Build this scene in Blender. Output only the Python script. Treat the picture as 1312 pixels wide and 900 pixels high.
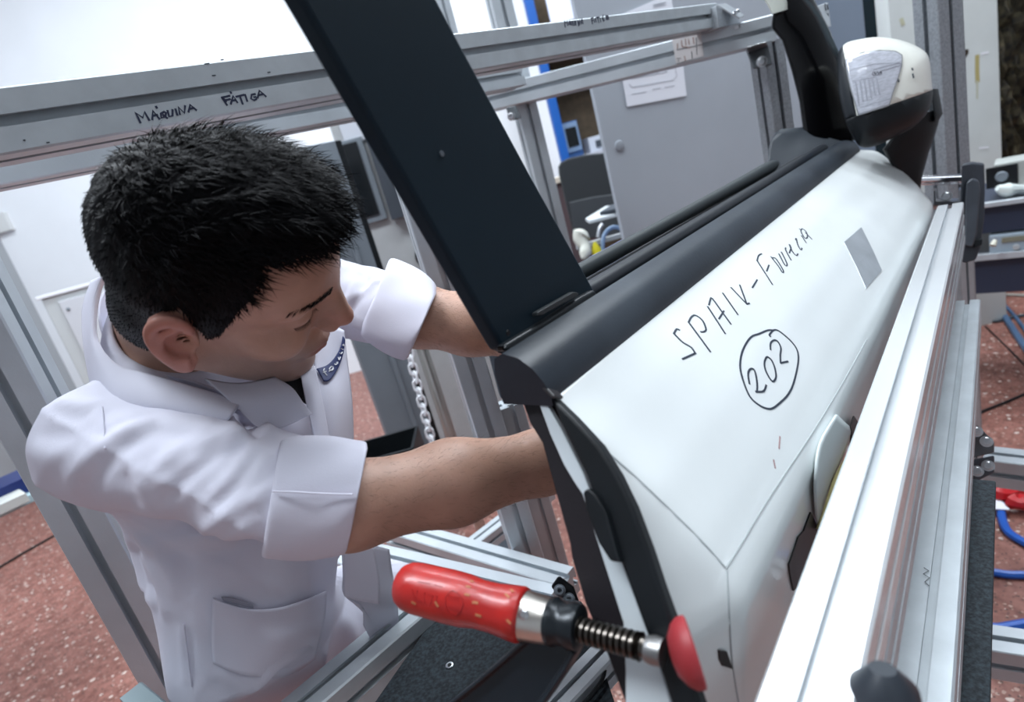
import bpy, bmesh, math, random
import numpy as np
from mathutils import Vector, Matrix
from mathutils.bvhtree import BVHTree
for o in list(bpy.data.objects): bpy.data.objects.remove(o)
COL = bpy.context.scene.collection
SC = bpy.context.scene
random.seed(7)
# ------------------------------------------------------------------ camera
FPX, CAMH = 740.0, 1.5
_d = np.array([710., -2520., -FPX]); _d /= np.linalg.norm(_d); _u = -_d
_f = np.array([0, 0, -1.]); _y = _f - _f.dot(_u)*_u; _y /= np.linalg.norm(_y); _x = np.cross(_y, _u)
RM = np.array([_x, _y, _u])                     # camera axes -> world axes
cam = bpy.data.cameras.new('camera'); camo = bpy.data.objects.new('camera', cam); COL.objects.link(camo)
cam.sensor_width = 36; cam.lens = FPX/1312*36; cam.clip_start = .01
M4 = Matrix([[*map(float, RM[i]), [0, 0, CAMH][i]] for i in range(3)] + [[0, 0, 0, 1]])
camo.matrix_world = M4
cam.dof.use_dof = True; cam.dof.focus_distance = .66; cam.dof.aperture_fstop = 5.0
SC.camera = camo
def W(px, py, z):
    """photograph pixel + distance in front of the lens -> point of the room"""
    v = RM @ np.array([(px-656)/FPX*z, -(py-450)/FPX*z, -z]); return Vector((float(v[0]), float(v[1]), float(v[2])+CAMH))
CAM = Vector((0, 0, CAMH))
def ray(px, py): return (W(px, py, 1)-CAM)
def on_h(px, py, h):
    r = ray(px, py); t = (h-CAMH)/r.z; return CAM+r*t
def on_plane(px, py, p, n):
    r = ray(px, py); t = (p-CAM).dot(n)/r.dot(n); return CAM+r*t
# ------------------------------------------------------------------ world, lights, exposure
wd = bpy.data.worlds.new('world'); SC.world = wd; wd.use_nodes = True
wd.node_tree.nodes['Background'].inputs[0].default_value = (.75, .85, 1, 1); wd.node_tree.nodes['Background'].inputs[1].default_value = .3
SC.view_settings.view_transform = 'Standard'; SC.view_settings.look = 'None'
SC.view_settings.gamma = 1; SC.view_settings.exposure = 0.13
def area(name, loc, target, sx, sy, power, col=(.86, .93, 1)):
    l = bpy.data.lights.new(name, 'AREA'); l.shape = 'RECTANGLE'; l.size = sx; l.size_y = sy; l.energy = power; l.color = col
    o = bpy.data.objects.new(name, l); COL.objects.link(o); o.location = loc
    o.rotation_euler = (Vector(target)-Vector(loc)).to_track_quat('-Z', 'Y').to_euler(); return o
LP = 1.28
for i, (x, y, p) in enumerate([(-2.6, 3.6, 88), (0.6, 4.2, 88), (2.6, 2.6, 108), (1.1, 1.2, 48), (-1.7, .7, 128), (1.8, -1.6, 10)]):
    area('ceiling_lamp_light', (x, y, 5.05), (x, y, 0), 2.4, .6, p*LP)
# ------------------------------------------------------------------ materials
MATS = {}
def mat(name, col, rough=.5, metal=0., noise=0., nscale=20., bump=0., bscale=200., col2=None, stretch=None, spec=.5, coat=0., sub=0., alpha=1., trans=0., attr=None):
    if name in MATS: return MATS[name]
    m = bpy.data.materials.new(name); m.use_nodes = True; nt = m.node_tree; N = nt.nodes; L = nt.links; b = N['Principled BSDF']
    b.inputs['Base Color'].default_value = (*col, 1); b.inputs['Roughness'].default_value = rough; b.inputs['Metallic'].default_value = metal
    b.inputs['Specular IOR Level'].default_value = spec; b.inputs['Coat Weight'].default_value = coat
    if sub: b.inputs['Subsurface Weight'].default_value = sub; b.inputs['Subsurface Radius'].default_value = (.01, .004, .002); b.inputs['Subsurface Scale'].default_value = .4
    if trans: b.inputs['Transmission Weight'].default_value = trans
    tc = N.new('ShaderNodeTexCoord'); src = tc.outputs['Object']
    if stretch:
        mp = N.new('ShaderNodeMapping'); mp.inputs['Scale'].default_value = stretch; L.new(src, mp.inputs[0]); src = mp.outputs[0]
    last = None
    if noise or col2:
        n = N.new('ShaderNodeTexNoise'); n.inputs['Scale'].default_value = nscale; n.inputs['Detail'].default_value = 6; L.new(src, n.inputs[0])
        r = N.new('ShaderNodeValToRGB'); r.color_ramp.elements[0].position = .35; r.color_ramp.elements[1].position = .68
        c2 = col2 or tuple(min(1, c*(1+noise)) for c in col); c1 = col if col2 else tuple(c*(1-noise) for c in col)
        r.color_ramp.elements[0].color = (*c1, 1); r.color_ramp.elements[1].color = (*c2, 1)
        L.new(n.outputs[0], r.inputs[0]); L.new(r.outputs[0], b.inputs['Base Color']); last = r.outputs[0]
    if attr:
        a = N.new('ShaderNodeAttribute'); a.attribute_name = attr; mx = N.new('ShaderNodeMix'); mx.data_type = 'RGBA'; mx.blend_type = 'MULTIPLY'
        mx.inputs[0].default_value = 1
        if last: L.new(last, mx.inputs[6])
        else: mx.inputs[6].default_value = (*col, 1)
        L.new(a.outputs['Color'], mx.inputs[7]); L.new(mx.outputs[2], b.inputs['Base Color'])
    if bump:
        n2 = N.new('ShaderNodeTexNoise'); n2.inputs['Scale'].default_value = bscale; n2.inputs['Detail'].default_value = 4; L.new(src, n2.inputs[0])
        bp = N.new('ShaderNodeBump'); bp.inputs['Strength'].default_value = bump; bp.inputs['Distance'].default_value = .002
        L.new(n2.outputs[0], bp.inputs['Height']); L.new(bp.outputs[0], b.inputs['Normal'])
    MATS[name] = m; return m
ALU = mat('anodised_aluminium', (.52, .565, .60), .38, .4, noise=.08, nscale=9, bump=.08, bscale=300)
ALUD = mat('worn_aluminium', (.49, .54, .57), .45, .3, noise=.07, nscale=25, bump=.05, bscale=150)
ZINC = mat('zinc_plated_steel', (.62, .64, .66), .28, 1.0, noise=.1)
STEEL = mat('brushed_steel', (.55, .54, .5), .3, 1.0, noise=.1, stretch=(1, 1, .05))
DARKM = mat('black_cast_iron', (.010, .013, .016), .36, .0, spec=.35, noise=.2, bump=.12, bscale=90)
BPL = mat('black_plastic', (.006, .008, .010), .42, spec=.3, noise=.2, bump=.1, bscale=700)
BRUB = mat('black_rubber', (.022, .027, .035), .42, noise=.35, nscale=30, bump=.08, bscale=400)
SLATE = mat('slate_black_trim', (.008, .019, .029), .5, spec=.15, noise=.08, nscale=8, bump=.06, bscale=600)
GLOSSB = mat('gloss_black', (.002, .002, .0025), .16, spec=.35)
INNER = mat('dark_brown_plastic', (.014, .012, .015), .5, spec=.3, bump=.1, bscale=500)
WPAINT = mat('white_car_paint', (.76, .80, .80), .3, noise=.035, nscale=5, coat=.35)
WPRIM = mat('white_primer', (.60, .66, .69), .5, noise=.05, nscale=9)
MIRP = mat('cream_white_paint', (.80, .81, .74), .3, coat=.4, noise=.04, nscale=20)
REDP = mat('chipped_red_lacquer', (.48, .016, .012), .36, col2=(.36, .014, .012), nscale=60, bump=.2, bscale=120, coat=.12)
REDW = mat('bare_worn_wood', (.45, .16, .07), .6)
REDD = mat('red_lacquer_print', (.36, .012, .012), .4)
REDPAD = mat('dull_red_plastic', (.29, .020, .026), .5, noise=.1)
FELT = mat('dark_felt_board', (.026, .036, .044), .85, noise=.55, nscale=260, bump=.2, bscale=500)
COATM = mat('white_cotton', (.66, .66, .76), .85, noise=.02, nscale=9, bump=.10, bscale=900, sub=.0)
SKIN = mat('skin', (.47, .275, .20), .5, noise=.09, nscale=38, bump=.16, bscale=420, sub=.12, attr='tint')
HAIR = mat('black_hair', (.0022, .0022, .0030), .5, spec=.09)
HAIR2 = mat('dark_body_hair', (.035, .02, .014), .5)
TSH = mat('black_cotton', (.012, .012, .014), .9)
TROU = mat('dark_brown_trousers', (.035, .026, .022), .85, noise=.2)
SHOE = mat('black_leather', (.01, .01, .01), .35)
NAVY = mat('navy_badge', (.010, .022, .11), .6)
WHITE = mat('white_print', (.8, .82, .86), .6)
INK = mat('black_marker_ink', (.02, .03, .05), .5)
INKB = mat('blue_black_marker_ink', (.015, .022, .06), .5)
WALL = mat('white_plaster', (.80, .83, .87), .8, noise=.02, nscale=2, bump=.05, bscale=60)
WALLG = mat('fill_cutting_grey', (.34, .36, .38), .8)  # unseen walls and ceiling greyed to cut bounced fill light
BRK = mat('dark_die_cast', (.09, .10, .11), .42, .4, noise=.2)
GREYP = mat('light_grey_panel_paint', (.40, .44, .49), .5, noise=.04, nscale=3)
GREYC = mat('mid_grey_cabinet_paint', (.17, .20, .23), .5, noise=.05, nscale=5)
BEIGE = mat('warm_light_grey_paint', (.42, .44, .45), .5, noise=.03)
DGREY = mat('dark_grey_paint', (.045, .055, .07), .45)
BLUEP = mat('bright_blue_paint', (.005, .085, .36), .45)
BLUES = mat('pale_blue_plastic', (.18, .27, .42), .4)
BLUEC = mat('blue_cable_sheath', (.012, .10, .46), .4)
STEELB = mat('slate_blue_cable_sheath', (.06, .12, .22), .45)
CREAM = mat('cream_plaster', (.62, .60, .52), .7)
BROWN = mat('brown_chipboard', (.075, .052, .03), .7, noise=.2)
FABR = mat('black_chair_fabric', (.018, .022, .026), .8, bump=.2, bscale=300)
FABR2 = mat('charcoal_chair_plastic', (.04, .046, .052), .5)
YEL = mat('yellow_plastic', (.75, .66, .02), .5)
STRAP = mat('pale_yellow_plastic', (.50, .44, .20), .5)
PAPER = mat('white_paper', (.82, .85, .92), .7)
PRINT = mat('grey_print', (.38, .41, .46), .7)
LENS = mat('clear_ribbed_lens', (.50, .52, .58), .14, coat=.5, noise=.14, nscale=90, stretch=(1, 1, 4))
LENSD = mat('lens_rib', (.36, .37, .42), .2)
ORANGE = mat('orange_button', (.9, .28, .01), .4)
GREENB = mat('green_label', (.02, .2, .06), .5)
SCREEN = mat('dark_screen', (.006, .008, .01), .2)
NAVYP = mat('dark_navy_paint', (.022, .032, .06), .4)
ROCK = mat('dark_mossy_rock', (.012, .011, .010), .9, col2=(.09, .075, .04), nscale=24, bump=1., bscale=30)
COLW = mat('painted_column_white', (.60, .64, .63), .6, noise=.05, nscale=4, bump=.1, bscale=50)
OCHRE = mat('ochre_stain', (.42, .36, .15), .8)
GALV = mat('galvanised_steel', (.36, .39, .42), .45, .5, noise=.16, nscale=160, bump=.06)
REDPL = mat('red_plastic_wrap', (.5, .015, .02), .3)
# terrazzo floor: red ground, pale chips
def terrazzo():
    m = bpy.data.materials.new('red_terrazzo'); m.use_nodes = True; nt = m.node_tree; N = nt.nodes; L = nt.links; b = N['Principled BSDF']
    tc = N.new('ShaderNodeTexCoord')
    def chips(scale, cut, seedoff):
        v = N.new('ShaderNodeTexVoronoi'); v.inputs['Scale'].default_value = scale; v.inputs['Randomness'].default_value = 1
        mp = N.new('ShaderNodeMapping'); mp.inputs['Location'].default_value = (seedoff, seedoff*.7, 0); L.new(tc.outputs['Object'], mp.inputs[0])
        nz = N.new('ShaderNodeTexNoise'); nz.inputs['Scale'].default_value = scale*1.6; L.new(mp.outputs[0], nz.inputs[0])
        ad = N.new('ShaderNodeVectorMath'); ad.operation = 'MULTIPLY_ADD'; ad.inputs[1].default_value = (.5/scale,)*3; L.new(nz.outputs['Color'], ad.inputs[0]); L.new(mp.outputs[0], ad.inputs[2])
        L.new(ad.outputs[0], v.inputs['Vector'])
        w = N.new('ShaderNodeTexWhiteNoise'); L.new(v.outputs['Color'], w.inputs[0])
        lt = N.new('ShaderNodeMath'); lt.operation = 'MULTIPLY'; lt.inputs[1].default_value = cut; L.new(w.outputs[0], lt.inputs[0])
        c = N.new('ShaderNodeMath'); c.operation = 'LESS_THAN'; L.new(v.outputs['Distance'], c.inputs[0]); L.new(lt.outputs[0], c.inputs[1]); return c.outputs[0]
    n = N.new('ShaderNodeTexNoise'); n.inputs['Scale'].default_value = 30; n.inputs['Detail'].default_value = 8; L.new(tc.outputs['Object'], n.inputs[0])
    r = N.new('ShaderNodeValToRGB'); r.color_ramp.elements[0].color = (.155, .055, .040, 1); r.color_ramp.elements[1].color = (.33, .145, .115, 1)
    r.color_ramp.elements[0].position = .3; r.color_ramp.elements[1].position = .7; L.new(n.outputs[0], r.inputs[0]); prev = r.outputs[0]
    for sc, cut, so, c in ((55, .34, 0, (.42, .27, .22)), (30, .30, 3, (.62, .52, .46)), (90, .4, 9, (.09, .045, .035))):
        mx = N.new('ShaderNodeMix'); mx.data_type = 'RGBA'; L.new(chips(sc, cut, so), mx.inputs[0]); L.new(prev, mx.inputs[6]); mx.inputs[7].default_value = (*c, 1); prev = mx.outputs[2]
    L.new(prev, b.inputs['Base Color']); b.inputs['Roughness'].default_value = .5; return m
TERR = terrazzo()
# ------------------------------------------------------------------ objects
WM = {}
def pinv(parent): return Matrix.Translation(-WM.get(parent.name, parent.location.copy()))
def link(name, me, m, parent=None):
    o = bpy.data.objects.new(name, me); COL.objects.link(o)
    if m is not None and not me.materials: me.materials.append(m)
    if parent is not None:
        o.parent = parent; o.matrix_parent_inverse = parent.matrix_world.inverted()
    return o
def thing(name, label, cat, loc=(0, 0, 0), group=None):
    o = bpy.data.objects.new(name, None); COL.objects.link(o); o.location = loc; o.empty_display_size = .05
    o['label'] = label; o['category'] = cat
    if group: o['group'] = group
    WM[o.name] = Vector(loc); o.matrix_world = Matrix.Translation(Vector(loc)); return o
def tag(o, label, cat, group=None):
    o['label'] = label; o['category'] = cat
    if group: o['group'] = group
    return o
def mesh(name, V, Fc, m, parent=None, smooth=False, center=True):
    V = [Vector(v) for v in V]
    c = sum(V, Vector())/len(V) if center else Vector()
    me = bpy.data.meshes.new(name); me.from_pydata([tuple(v-c) for v in V], [], Fc); me.update()
    bm = bmesh.new(); bm.from_mesh(me); bmesh.ops.recalc_face_normals(bm, faces=bm.faces); bm.to_mesh(me); bm.free()
    if smooth is True:
        for p in me.polygons: p.use_smooth = True
    o = bpy.data.objects.new(name, me); COL.objects.link(o); me.materials.append(m)
    o.location = c; WM[o.name] = Vector(c)
    if smooth == 'auto':
        for p in me.polygons: p.use_smooth = True
        me.set_sharp_from_angle(angle=math.radians(35))
    if parent is not None:
        o.parent = parent; o.matrix_parent_inverse = pinv(parent)
    return o
def bevel(o, w=.002, seg=2):
    md = o.modifiers.new('bevel', 'BEVEL'); md.width = w; md.segments = seg; md.limit_method = 'ANGLE'; md.angle_limit = math.radians(40)
    for p in o.data.polygons: p.use_smooth = True
    md.harden_normals = True
    return o
def frame(d, up=Vector((0, 0, 1))):
    d = Vector(d).normalized(); s = d.cross(up).normalized(); u = s.cross(d).normalized(); return d, s, u
def box(name, c, ax, ay, az, sx, sy, sz, m, parent=None, bev=.0015):
    c = Vector(c); V = [c+ax*(i*sx/2)+ay*(j*sy/2)+az*(k*sz/2) for i in (-1, 1) for j in (-1, 1) for k in (-1, 1)]
    o = mesh(name, V, [(0, 1, 3, 2), (4, 6, 7, 5), (0, 4, 5, 1), (2, 3, 7, 6), (0, 2, 6, 4), (1, 5, 7, 3)], m, parent)
    if bev: bevel(o, min(bev, .3*min(sx, sy, sz)))
    return o
X, Y, Z = Vector((1, 0, 0)), Vector((0, 1, 0)), Vector((0, 0, 1))
def slab(name, pts, thick_dir, t, m, parent=None, bev=.001, smooth=False):
    """a flat outline given real thickness"""
    n = len(pts); pts = [Vector(p) for p in pts]; td = Vector(thick_dir).normalized()*t
    V = pts+[p+td for p in pts]; Fc = [tuple(range(n)), tuple(range(2*n-1, n-1, -1))]+[(i, (i+1) % n, n+(i+1) % n, n+i) for i in range(n)]
    o = mesh(name, V, Fc, m, parent)
    if bev: bevel(o, bev)
    return o
def tube(name, pts, r, m, parent=None, n=12, closed=False, smooth=True, res=0, flat=None):
    pts = [Vector(p) for p in pts]
    if res and len(pts) > 2: pts = crom(pts, res, closed)
    if not hasattr(r, '__len__'): rr = [r]*len(pts)
    else:
        rr = list(np.interp(np.linspace(0, len(r)-1, len(pts)), range(len(r)), r))
    V = []; Fc = []; N = len(pts); up = None
    for i, p in enumerate(pts):
        a = pts[(i-1) % N] if (closed or i > 0) else p; b = pts[(i+1) % N] if (closed or i < N-1) else p
        t = (b-a).normalized()
        if up is None:
            up = t.orthogonal().normalized() if flat is None else Vector(flat)
        s = t.cross(up).normalized(); up = s.cross(t).normalized()
        for k in range(n):
            an = 2*math.pi*k/n; V.append(p+(s*math.cos(an)+up*math.sin(an))*rr[i])
    for i in range(N if closed else N-1):
        for k in range(n):
            a = i*n+k; b = i*n+(k+1) % n; c = ((i+1) % N)*n+(k+1) % n; d = ((i+1) % N)*n+k; Fc.append((a, b, c, d))
    if not closed: Fc += [tuple(range(n)), tuple(range((N-1)*n, N*n))]
    return mesh(name, V, Fc, m, parent, 'auto' if smooth else False)
def crom(P, res, closed=False):
    out = []; n = len(P)
    for i in range(n if closed else n-1):
        g = lambda j: P[j % n] if closed else P[max(0, min(n-1, j))]
        a, b, c, d = g(i-1), g(i), g(i+1), g(i+2)
        for k in range(res):
            t = k/res; out.append(.5*((2*b)+(c-a)*t+(2*a-5*b+4*c-d)*t*t+(3*b-a-3*c+d)*t**3))
    if not closed: out.append(P[-1])
    return out
def loft(name, rings, m, parent=None, closed=True, cap=True, smooth='auto'):
    n = len(rings[0]); V = [p for r in rings for p in r]; Fc = []
    for i in range(len(rings)-1):
        for k in range(n if closed else n-1):
            Fc.append((i*n+k, i*n+(k+1) % n, (i+1)*n+(k+1) % n, (i+1)*n+k))
    if cap and closed: Fc += [tuple(range(n)), tuple(range((len(rings)-1)*n, len(rings)*n))]
    return mesh(name, V, Fc, m, parent, smooth)
def lathe(name, p0, axis, prof, m, parent=None, n=28):
    """prof: list of (distance along axis, radius)"""
    d, s, u = frame(axis, Vector((0, 0, 1)) if abs(Vector(axis).normalized().z) < .95 else X)
    rings = [[Vector(p0)+d*a+(s*math.cos(2*math.pi*k/n)+u*math.sin(2*math.pi*k/n))*r for k in range(n)] for a, r in prof]
    return loft(name, rings, m, parent)
def patch(name, grid, m, parent=None, thick=.0, res=4, nd=None, smooth='auto'):
    """smooth sheet through a grid of points (rows x columns), given thickness"""
    g = [crom([Vector(p) for p in row], res) for row in grid]
    cols = [crom([g[i][j] for i in range(len(g))], res) for j in range(len(g[0]))]
    R_, C_ = len(cols[0]), len(cols); V = [cols[j][i] for i in range(R_) for j in range(C_)]
    Fc = [(i*C_+j, i*C_+j+1, (i+1)*C_+j+1, (i+1)*C_+j) for i in range(R_-1) for j in range(C_-1)]
    o = mesh(name, V, Fc, m, parent, smooth)
    if thick:
        md = o.modifiers.new('solid', 'SOLIDIFY'); md.thickness = thick; md.offset = 0
    return o
# slotted aluminium extrusion (one groove on each side)
def profile_pts(w, h=None):
    h = h or w
    def side(L, D):
        # half pattern along one side from -L/2 to L/2, depth inward
        g, gi, lip, dp = .0055*D/.06, .011*D/.06, .004*D/.06, .013*D/.06
        return [(-L/2+.002, 0), (-g, 0), (-g, lip), (-gi, lip), (-gi*.7, dp), (gi*.7, dp), (gi, lip), (g, lip), (g, 0), (L/2-.002, 0)]
    P = []
    for k in range(4):
        L = w if k % 2 == 0 else h; Hh = h if k % 2 == 0 else w
        for a, dpt in side(L, min(w, h)):
            x, y = a, -(Hh/2)+dpt
            an = k*math.pi/2; P.append((x*math.cos(an)-y*math.sin(an), x*math.sin(an)+y*math.cos(an)))
    return P
def extrusion(name, p0, p1, w, m, parent=None, up=Z, h=None, side=None):
    p0 = Vector(p0); p1 = Vector(p1); d = (p1-p0).normalized()
    if side is not None: s = Vector(side).normalized(); u = s.cross(d).normalized(); s = d.cross(u).normalized()*1
    else: d, s, u = frame(d, up)
    P = profile_pts(w, h)
    rings = [[p+s*a+u*b for a, b in P] for p in (p0, p1)]
    o = loft(name, rings, m, parent, smooth=False); return o
def bolt(p, n, r=.008, parent=None, m=None):
    n = Vector(n).normalized(); 
    return lathe('bolt', Vector(p), n, [(0, r*1.35), (.0012, r*1.35), (.0012, r), (.007, r), (.008, r*.85), (.008, r*.5), (.004, r*.48)], m or ZINC, parent, 18)
# hand lettering: traced strokes printed onto a surface as thin ink
def densify(st, L=9.):
    out = [st[0]]
    for (x0, y0), (x1, y1) in zip(st, st[1:]):
        n = max(1, int(math.hypot(x1-x0, y1-y0)/L)); out += [(x0+(x1-x0)*k/n, y0+(y1-y0)*k/n) for k in range(1, n+1)]
    return out
def ink(name, strokes, hit, width, m, parent, lift=.0004, taper=None):
    V = []; Fc = []
    for st in strokes:
        st = densify(st)
        hs = [hit(x, y) for x, y in st]; hs = [h for h in hs if h]
        if len(hs) < 2: continue
        P = [h[0]+h[1]*lift for h in hs]; Nn = [h[1] for h in hs]; b0 = len(V)
        for i, p in enumerate(P):
            t = (P[min(i+1, len(P)-1)]-P[max(i-1, 0)]).normalized(); s = t.cross(Nn[i]).normalized()*(width/2)
            e = t*(-width*.3 if i == 0 else (width*.3 if i == len(P)-1 else 0)); V += [p+e-s, p+e+s, p+e+s-Nn[i]*lift*.8, p+e-s-Nn[i]*lift*.8]
        for i in range(len(P)-1):
            for k in range(4): a = b0+i*4; Fc.append((a+k, a+(k+1) % 4, a+4+(k+1) % 4, a+4+k))
        Fc += [(b0, b0+1, b0+2, b0+3), (b0+(len(P)-1)*4+3, b0+(len(P)-1)*4+2, b0+(len(P)-1)*4+1, b0+(len(P)-1)*4)]
    o = mesh(name, V, Fc, m, parent)
    if len(strokes) > 1: o['kind'] = 'stuff'
    return o
def smoothstroke(st, k=4):
    if len(st) < 3: return st
    return [(p.x, p.y) for p in crom([Vector((a, b, 0)) for a, b in st], k)]
def plane_hit(p, n):
    n = Vector(n).normalized()
    if n.dot(CAM-Vector(p)) < 0: n = -n
    return lambda x, y: (on_plane(x, y, Vector(p), n), n)
def bvh_hit(o):
    dg = bpy.context.evaluated_depsgraph_get(); bpy.context.view_layer.update(); dg = bpy.context.evaluated_depsgraph_get()
    e = o.evaluated_get(dg); me = e.to_mesh(); mw = e.matrix_world.copy()
    V = [mw @ v.co for v in me.vertices]; P = [tuple(p.vertices) for p in me.polygons]; t = BVHTree.FromPolygons(V, P)
    def f(x, y):
        r = ray(x, y).normalized(); h = t.ray_cast(CAM, r)
        if h[0] is None: return None
        n = h[1] if h[1].dot(r) < 0 else -h[1]
        return (h[0], n)
    return f
# ================================================================== the room
def struct(o): o['kind'] = 'structure'; return o
RX0, RX1, RY0, RY1, RH = -4.6, 5.2, -3.0, 6.2, 5.2
struct(box('floor', ((RX0+RX1)/2, (RY0+RY1)/2, -.05), X, Y, Z, RX1-RX0, RY1-RY0, .1, TERR, bev=0))
struct(box('ceiling', ((RX0+RX1)/2, (RY0+RY1)/2, RH+.05), X, Y, Z, RX1-RX0, RY1-RY0, .1, WALLG, bev=0))
struct(box('wall_back', ((RX0+RX1)/2, RY1+.05, RH/2), X, Y, Z, RX1-RX0+.2, .1, RH, WALL, bev=0))
struct(box('wall_front', ((RX0+RX1)/2, RY0-.05, RH/2), X, Y, Z, RX1-RX0+.2, .1, RH, WALLG, bev=0))
struct(box('wall_left', (RX0-.05, (RY0+RY1)/2, RH/2), X, Y, Z, .1, RY1-RY0, RH, WALLG, bev=0))
struct(box('wall_right', (RX1+.05, (RY0+RY1)/2, RH/2), X, Y, Z, .1, RY1-RY0, RH, WALLG, bev=0))
LEM = bpy.data.materials.new('lamp_diffuser'); LEM.use_nodes = True
LEM.node_tree.nodes['Principled BSDF'].inputs['Emission Color'].default_value = (.86, .93, 1, 1); LEM.node_tree.nodes['Principled BSDF'].inputs['Emission Strength'].default_value = 4
for i, (x, y) in enumerate([(-2.6, 3.6), (0.6, 4.2), (2.6, 2.6), (1.1, 1.2), (-1.8, .6), (1.8, -1.6)]):
    t = thing('ceiling_lamp', 'long white fluorescent ceiling lamp high over the '+['back left wall', 'blue shelf unit', 'navy shelf bench', 'car door rail', 'man', 'right front corner'][i], 'lamp', (x, y, 5.2), 'ceiling lamps outside the frame')
    box('housing', (x, y, 5.175), X, Y, Z, 2.46, .66, .05, WHITE, t); box('diffuser', (x, y, 5.12), X, Y, Z, 2.4, .6, .05, LEM, t)
UPV = Z
def vpanel(name, quad, depths_dir, t, m, parent=None, bev=.001):
    return slab(name, quad, depths_dir, t, m, parent, bev)
def wallbox(name, px0, px1, y_at, hs, dist, m, parent, thick, az=0., bev=.004, back=None):
    pass
# vertical plane facing the lens side, through pixel (px,py) at depth z, azimuth az of its horizontal line
def vplane(px, py, z, az):
    p = W(px, py, z); d = Vector((math.sin(math.radians(az)), math.cos(math.radians(az)), 0)); n = d.cross(Z); n = -n if n.dot(CAM-p) < 0 else n
    return p, n.normalized(), d
def quad_on(pl, pxs): return [on_plane(x, y, pl[0], pl[1]) for x, y in pxs]
def upright(name, pl, a, b, m, parent=None, thick=.02, off=0., bev=.003, ztop=None, zbot=None):
    """axis-true upright board on plane pl spanned by photo corners a (upper left) and b (lower right)"""
    A = on_plane(*a, pl[0], pl[1]); B = on_plane(*b, pl[0], pl[1]); d = pl[2]
    sa, sb = A.dot(d), B.dot(d); h1 = ztop if ztop is not None else A.z; h0 = zbot if zbot is not None else B.z
    base = A-d*sa; base.z = 0
    c = base+d*((sa+sb)/2)+Z*((h0+h1)/2)+pl[1]*(off-thick/2)
    return box(name, c, d, pl[1], Z, abs(sb-sa), thick, abs(h1-h0), m, parent, bev)

# wall: faint vertical duct mark, switch box, lockers
wb = vplane(300, 60, 7, 90); wb = (Vector((0, RY1, 1)), Vector((0, -1, 0)), X)
#, wb, (276, -90), (284, 62), WALL, None, .05, .05); tag(t, 'pale vertical conduit box high on the white wall, top left', 'conduit')
t = upright('trunking_box', wb, (-18, 279), (20, 294), mat('offwhite_plastic', (.66, .68, .68), .5), None, .05, .05); tag(t, 'small off-white trunking box on the white wall at left edge', 'wall box')
lk = vplane(52, 390, 4.3, 72); ls = vplane(52, 390, 4.3, 5)
L0 = on_plane(52, 384, lk[0], lk[1])
t = thing('wall_cabinet', 'pale grey riveted metal cabinet on the white wall behind the left shoulder', 'cabinet', (L0.x, L0.y, .4))
hh = on_plane(30, 520, lk[0], lk[1]).z
ld = lk[2]; ln = -lk[1]
box('body', L0+ld*.45+ln*.25+Z*(-.5), ld, ln, Z, .9, .5, 1.0, mat('pale_locker_grey', (.50, .53, .54), .5), t, .01)
for k in range(2):
    dr = box('door', L0+ld*(.27+.42*k)-ln*.01+Z*(-.48), ld, ln, Z, .34, .02, .86, mat('pale_locker_door', (.56, .58, .62), .5), t, .004)
    for a in (-.13, .13):
        for b in (.36, 0, -.3): lathe('rivet', L0+ld*(.27+.42*k+a)-ln*.02+Z*(-.48+b), -ln, [(0, .013), (.006, .013), (.01, .006)], GREYC, dr, 10)
box('lid_rim', L0+ld*.45+ln*.25+Z*.012, ld, ln, Z, .94, .54, .025, WHITE, t, .005)

# ---- machine cabinet with open door, window, control panel
mc = vplane(480, 280, 2.9, 84)
MCAB = t = thing('machine_cabinet', 'grey machine cabinet with open door, dark window and control panel behind his head', 'cabinet', (mc[0].x, mc[0].y+.3, 0))
upright('body', mc, (418, 150), (640, 430), BEIGE, t, .7, 0, .006, ztop=on_plane(440, 150, mc[0], mc[1]).z, zbot=0)
upright('top_panel', mc, (431, 151), (478, 177), mat('pale_notice_panel', (.55, .58, .64), .5), t, .01, .012)
fr = upright('window_frame', mc, (434, 183), (497, 280), GREYC, t, .02, .022)
upright('window_pane', mc, (437, 187), (487, 274), SCREEN, fr, .01, .03)
cp = upright('control_panel', mc, (466, 168), (560, 266), DGREY, t, .05, .06, .004)
def on_cp(n, a, b, m, off=.072, th=.012): return upright(n, mc, a, b, m, cp, th, off, .002)
on_cp('display', (470, 171), (480, 175), WHITE); on_cp('switch', (484, 180), (488, 186), BPL); on_cp('switch', (488, 192), (494, 199), BEIGE); on_cp('keypad', (500, 203), (520, 224), SCREEN)
on_cp('label_plate', (509, 229), (524, 260), mat('dim_green_plate', (.02, .07, .05), .5)); on_cp('orange_button', (507, 229), (517, 235), ORANGE, .085); on_cp('indicator', (513, 240), (519, 246), GREENB, .08); on_cp('display', (515, 245), (523, 257), BEIGE, .08)
# open leaf, standing nearer and reaching the floor
lf = vplane(455, 300, 2.35, 60)
lt = on_plane(429, 180, lf[0], lf[1]); t2 = thing('cabinet_door_leaf', 'mid grey steel cabinet door leaf standing open behind his head and chest', 'cabinet door', (lt.x, lt.y, 0))
ddir = lf[2]; dn_ = lf[1]
box('leaf', Vector((lt.x, lt.y, 0))-ddir*.10+Z*(lt.z/2+.05)-dn_*.02, ddir, dn_, Z, .20, .04, lt.z-.1, GREYC, t2, .004)
box('edge_strip', Vector((lt.x, lt.y, 0))+ddir*.012+Z*(lt.z/2+.05)-dn_*.03, ddir, dn_, Z, .03, .05, lt.z-.1, BPL, t2, .004)
box('rib', Vector((lt.x, lt.y, 0))-ddir*.07+Z*(lt.z/2+.05)+dn_*.005, ddir, dn_, Z, .02, .015, lt.z-.2, GREYC, t2, .004)
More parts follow.
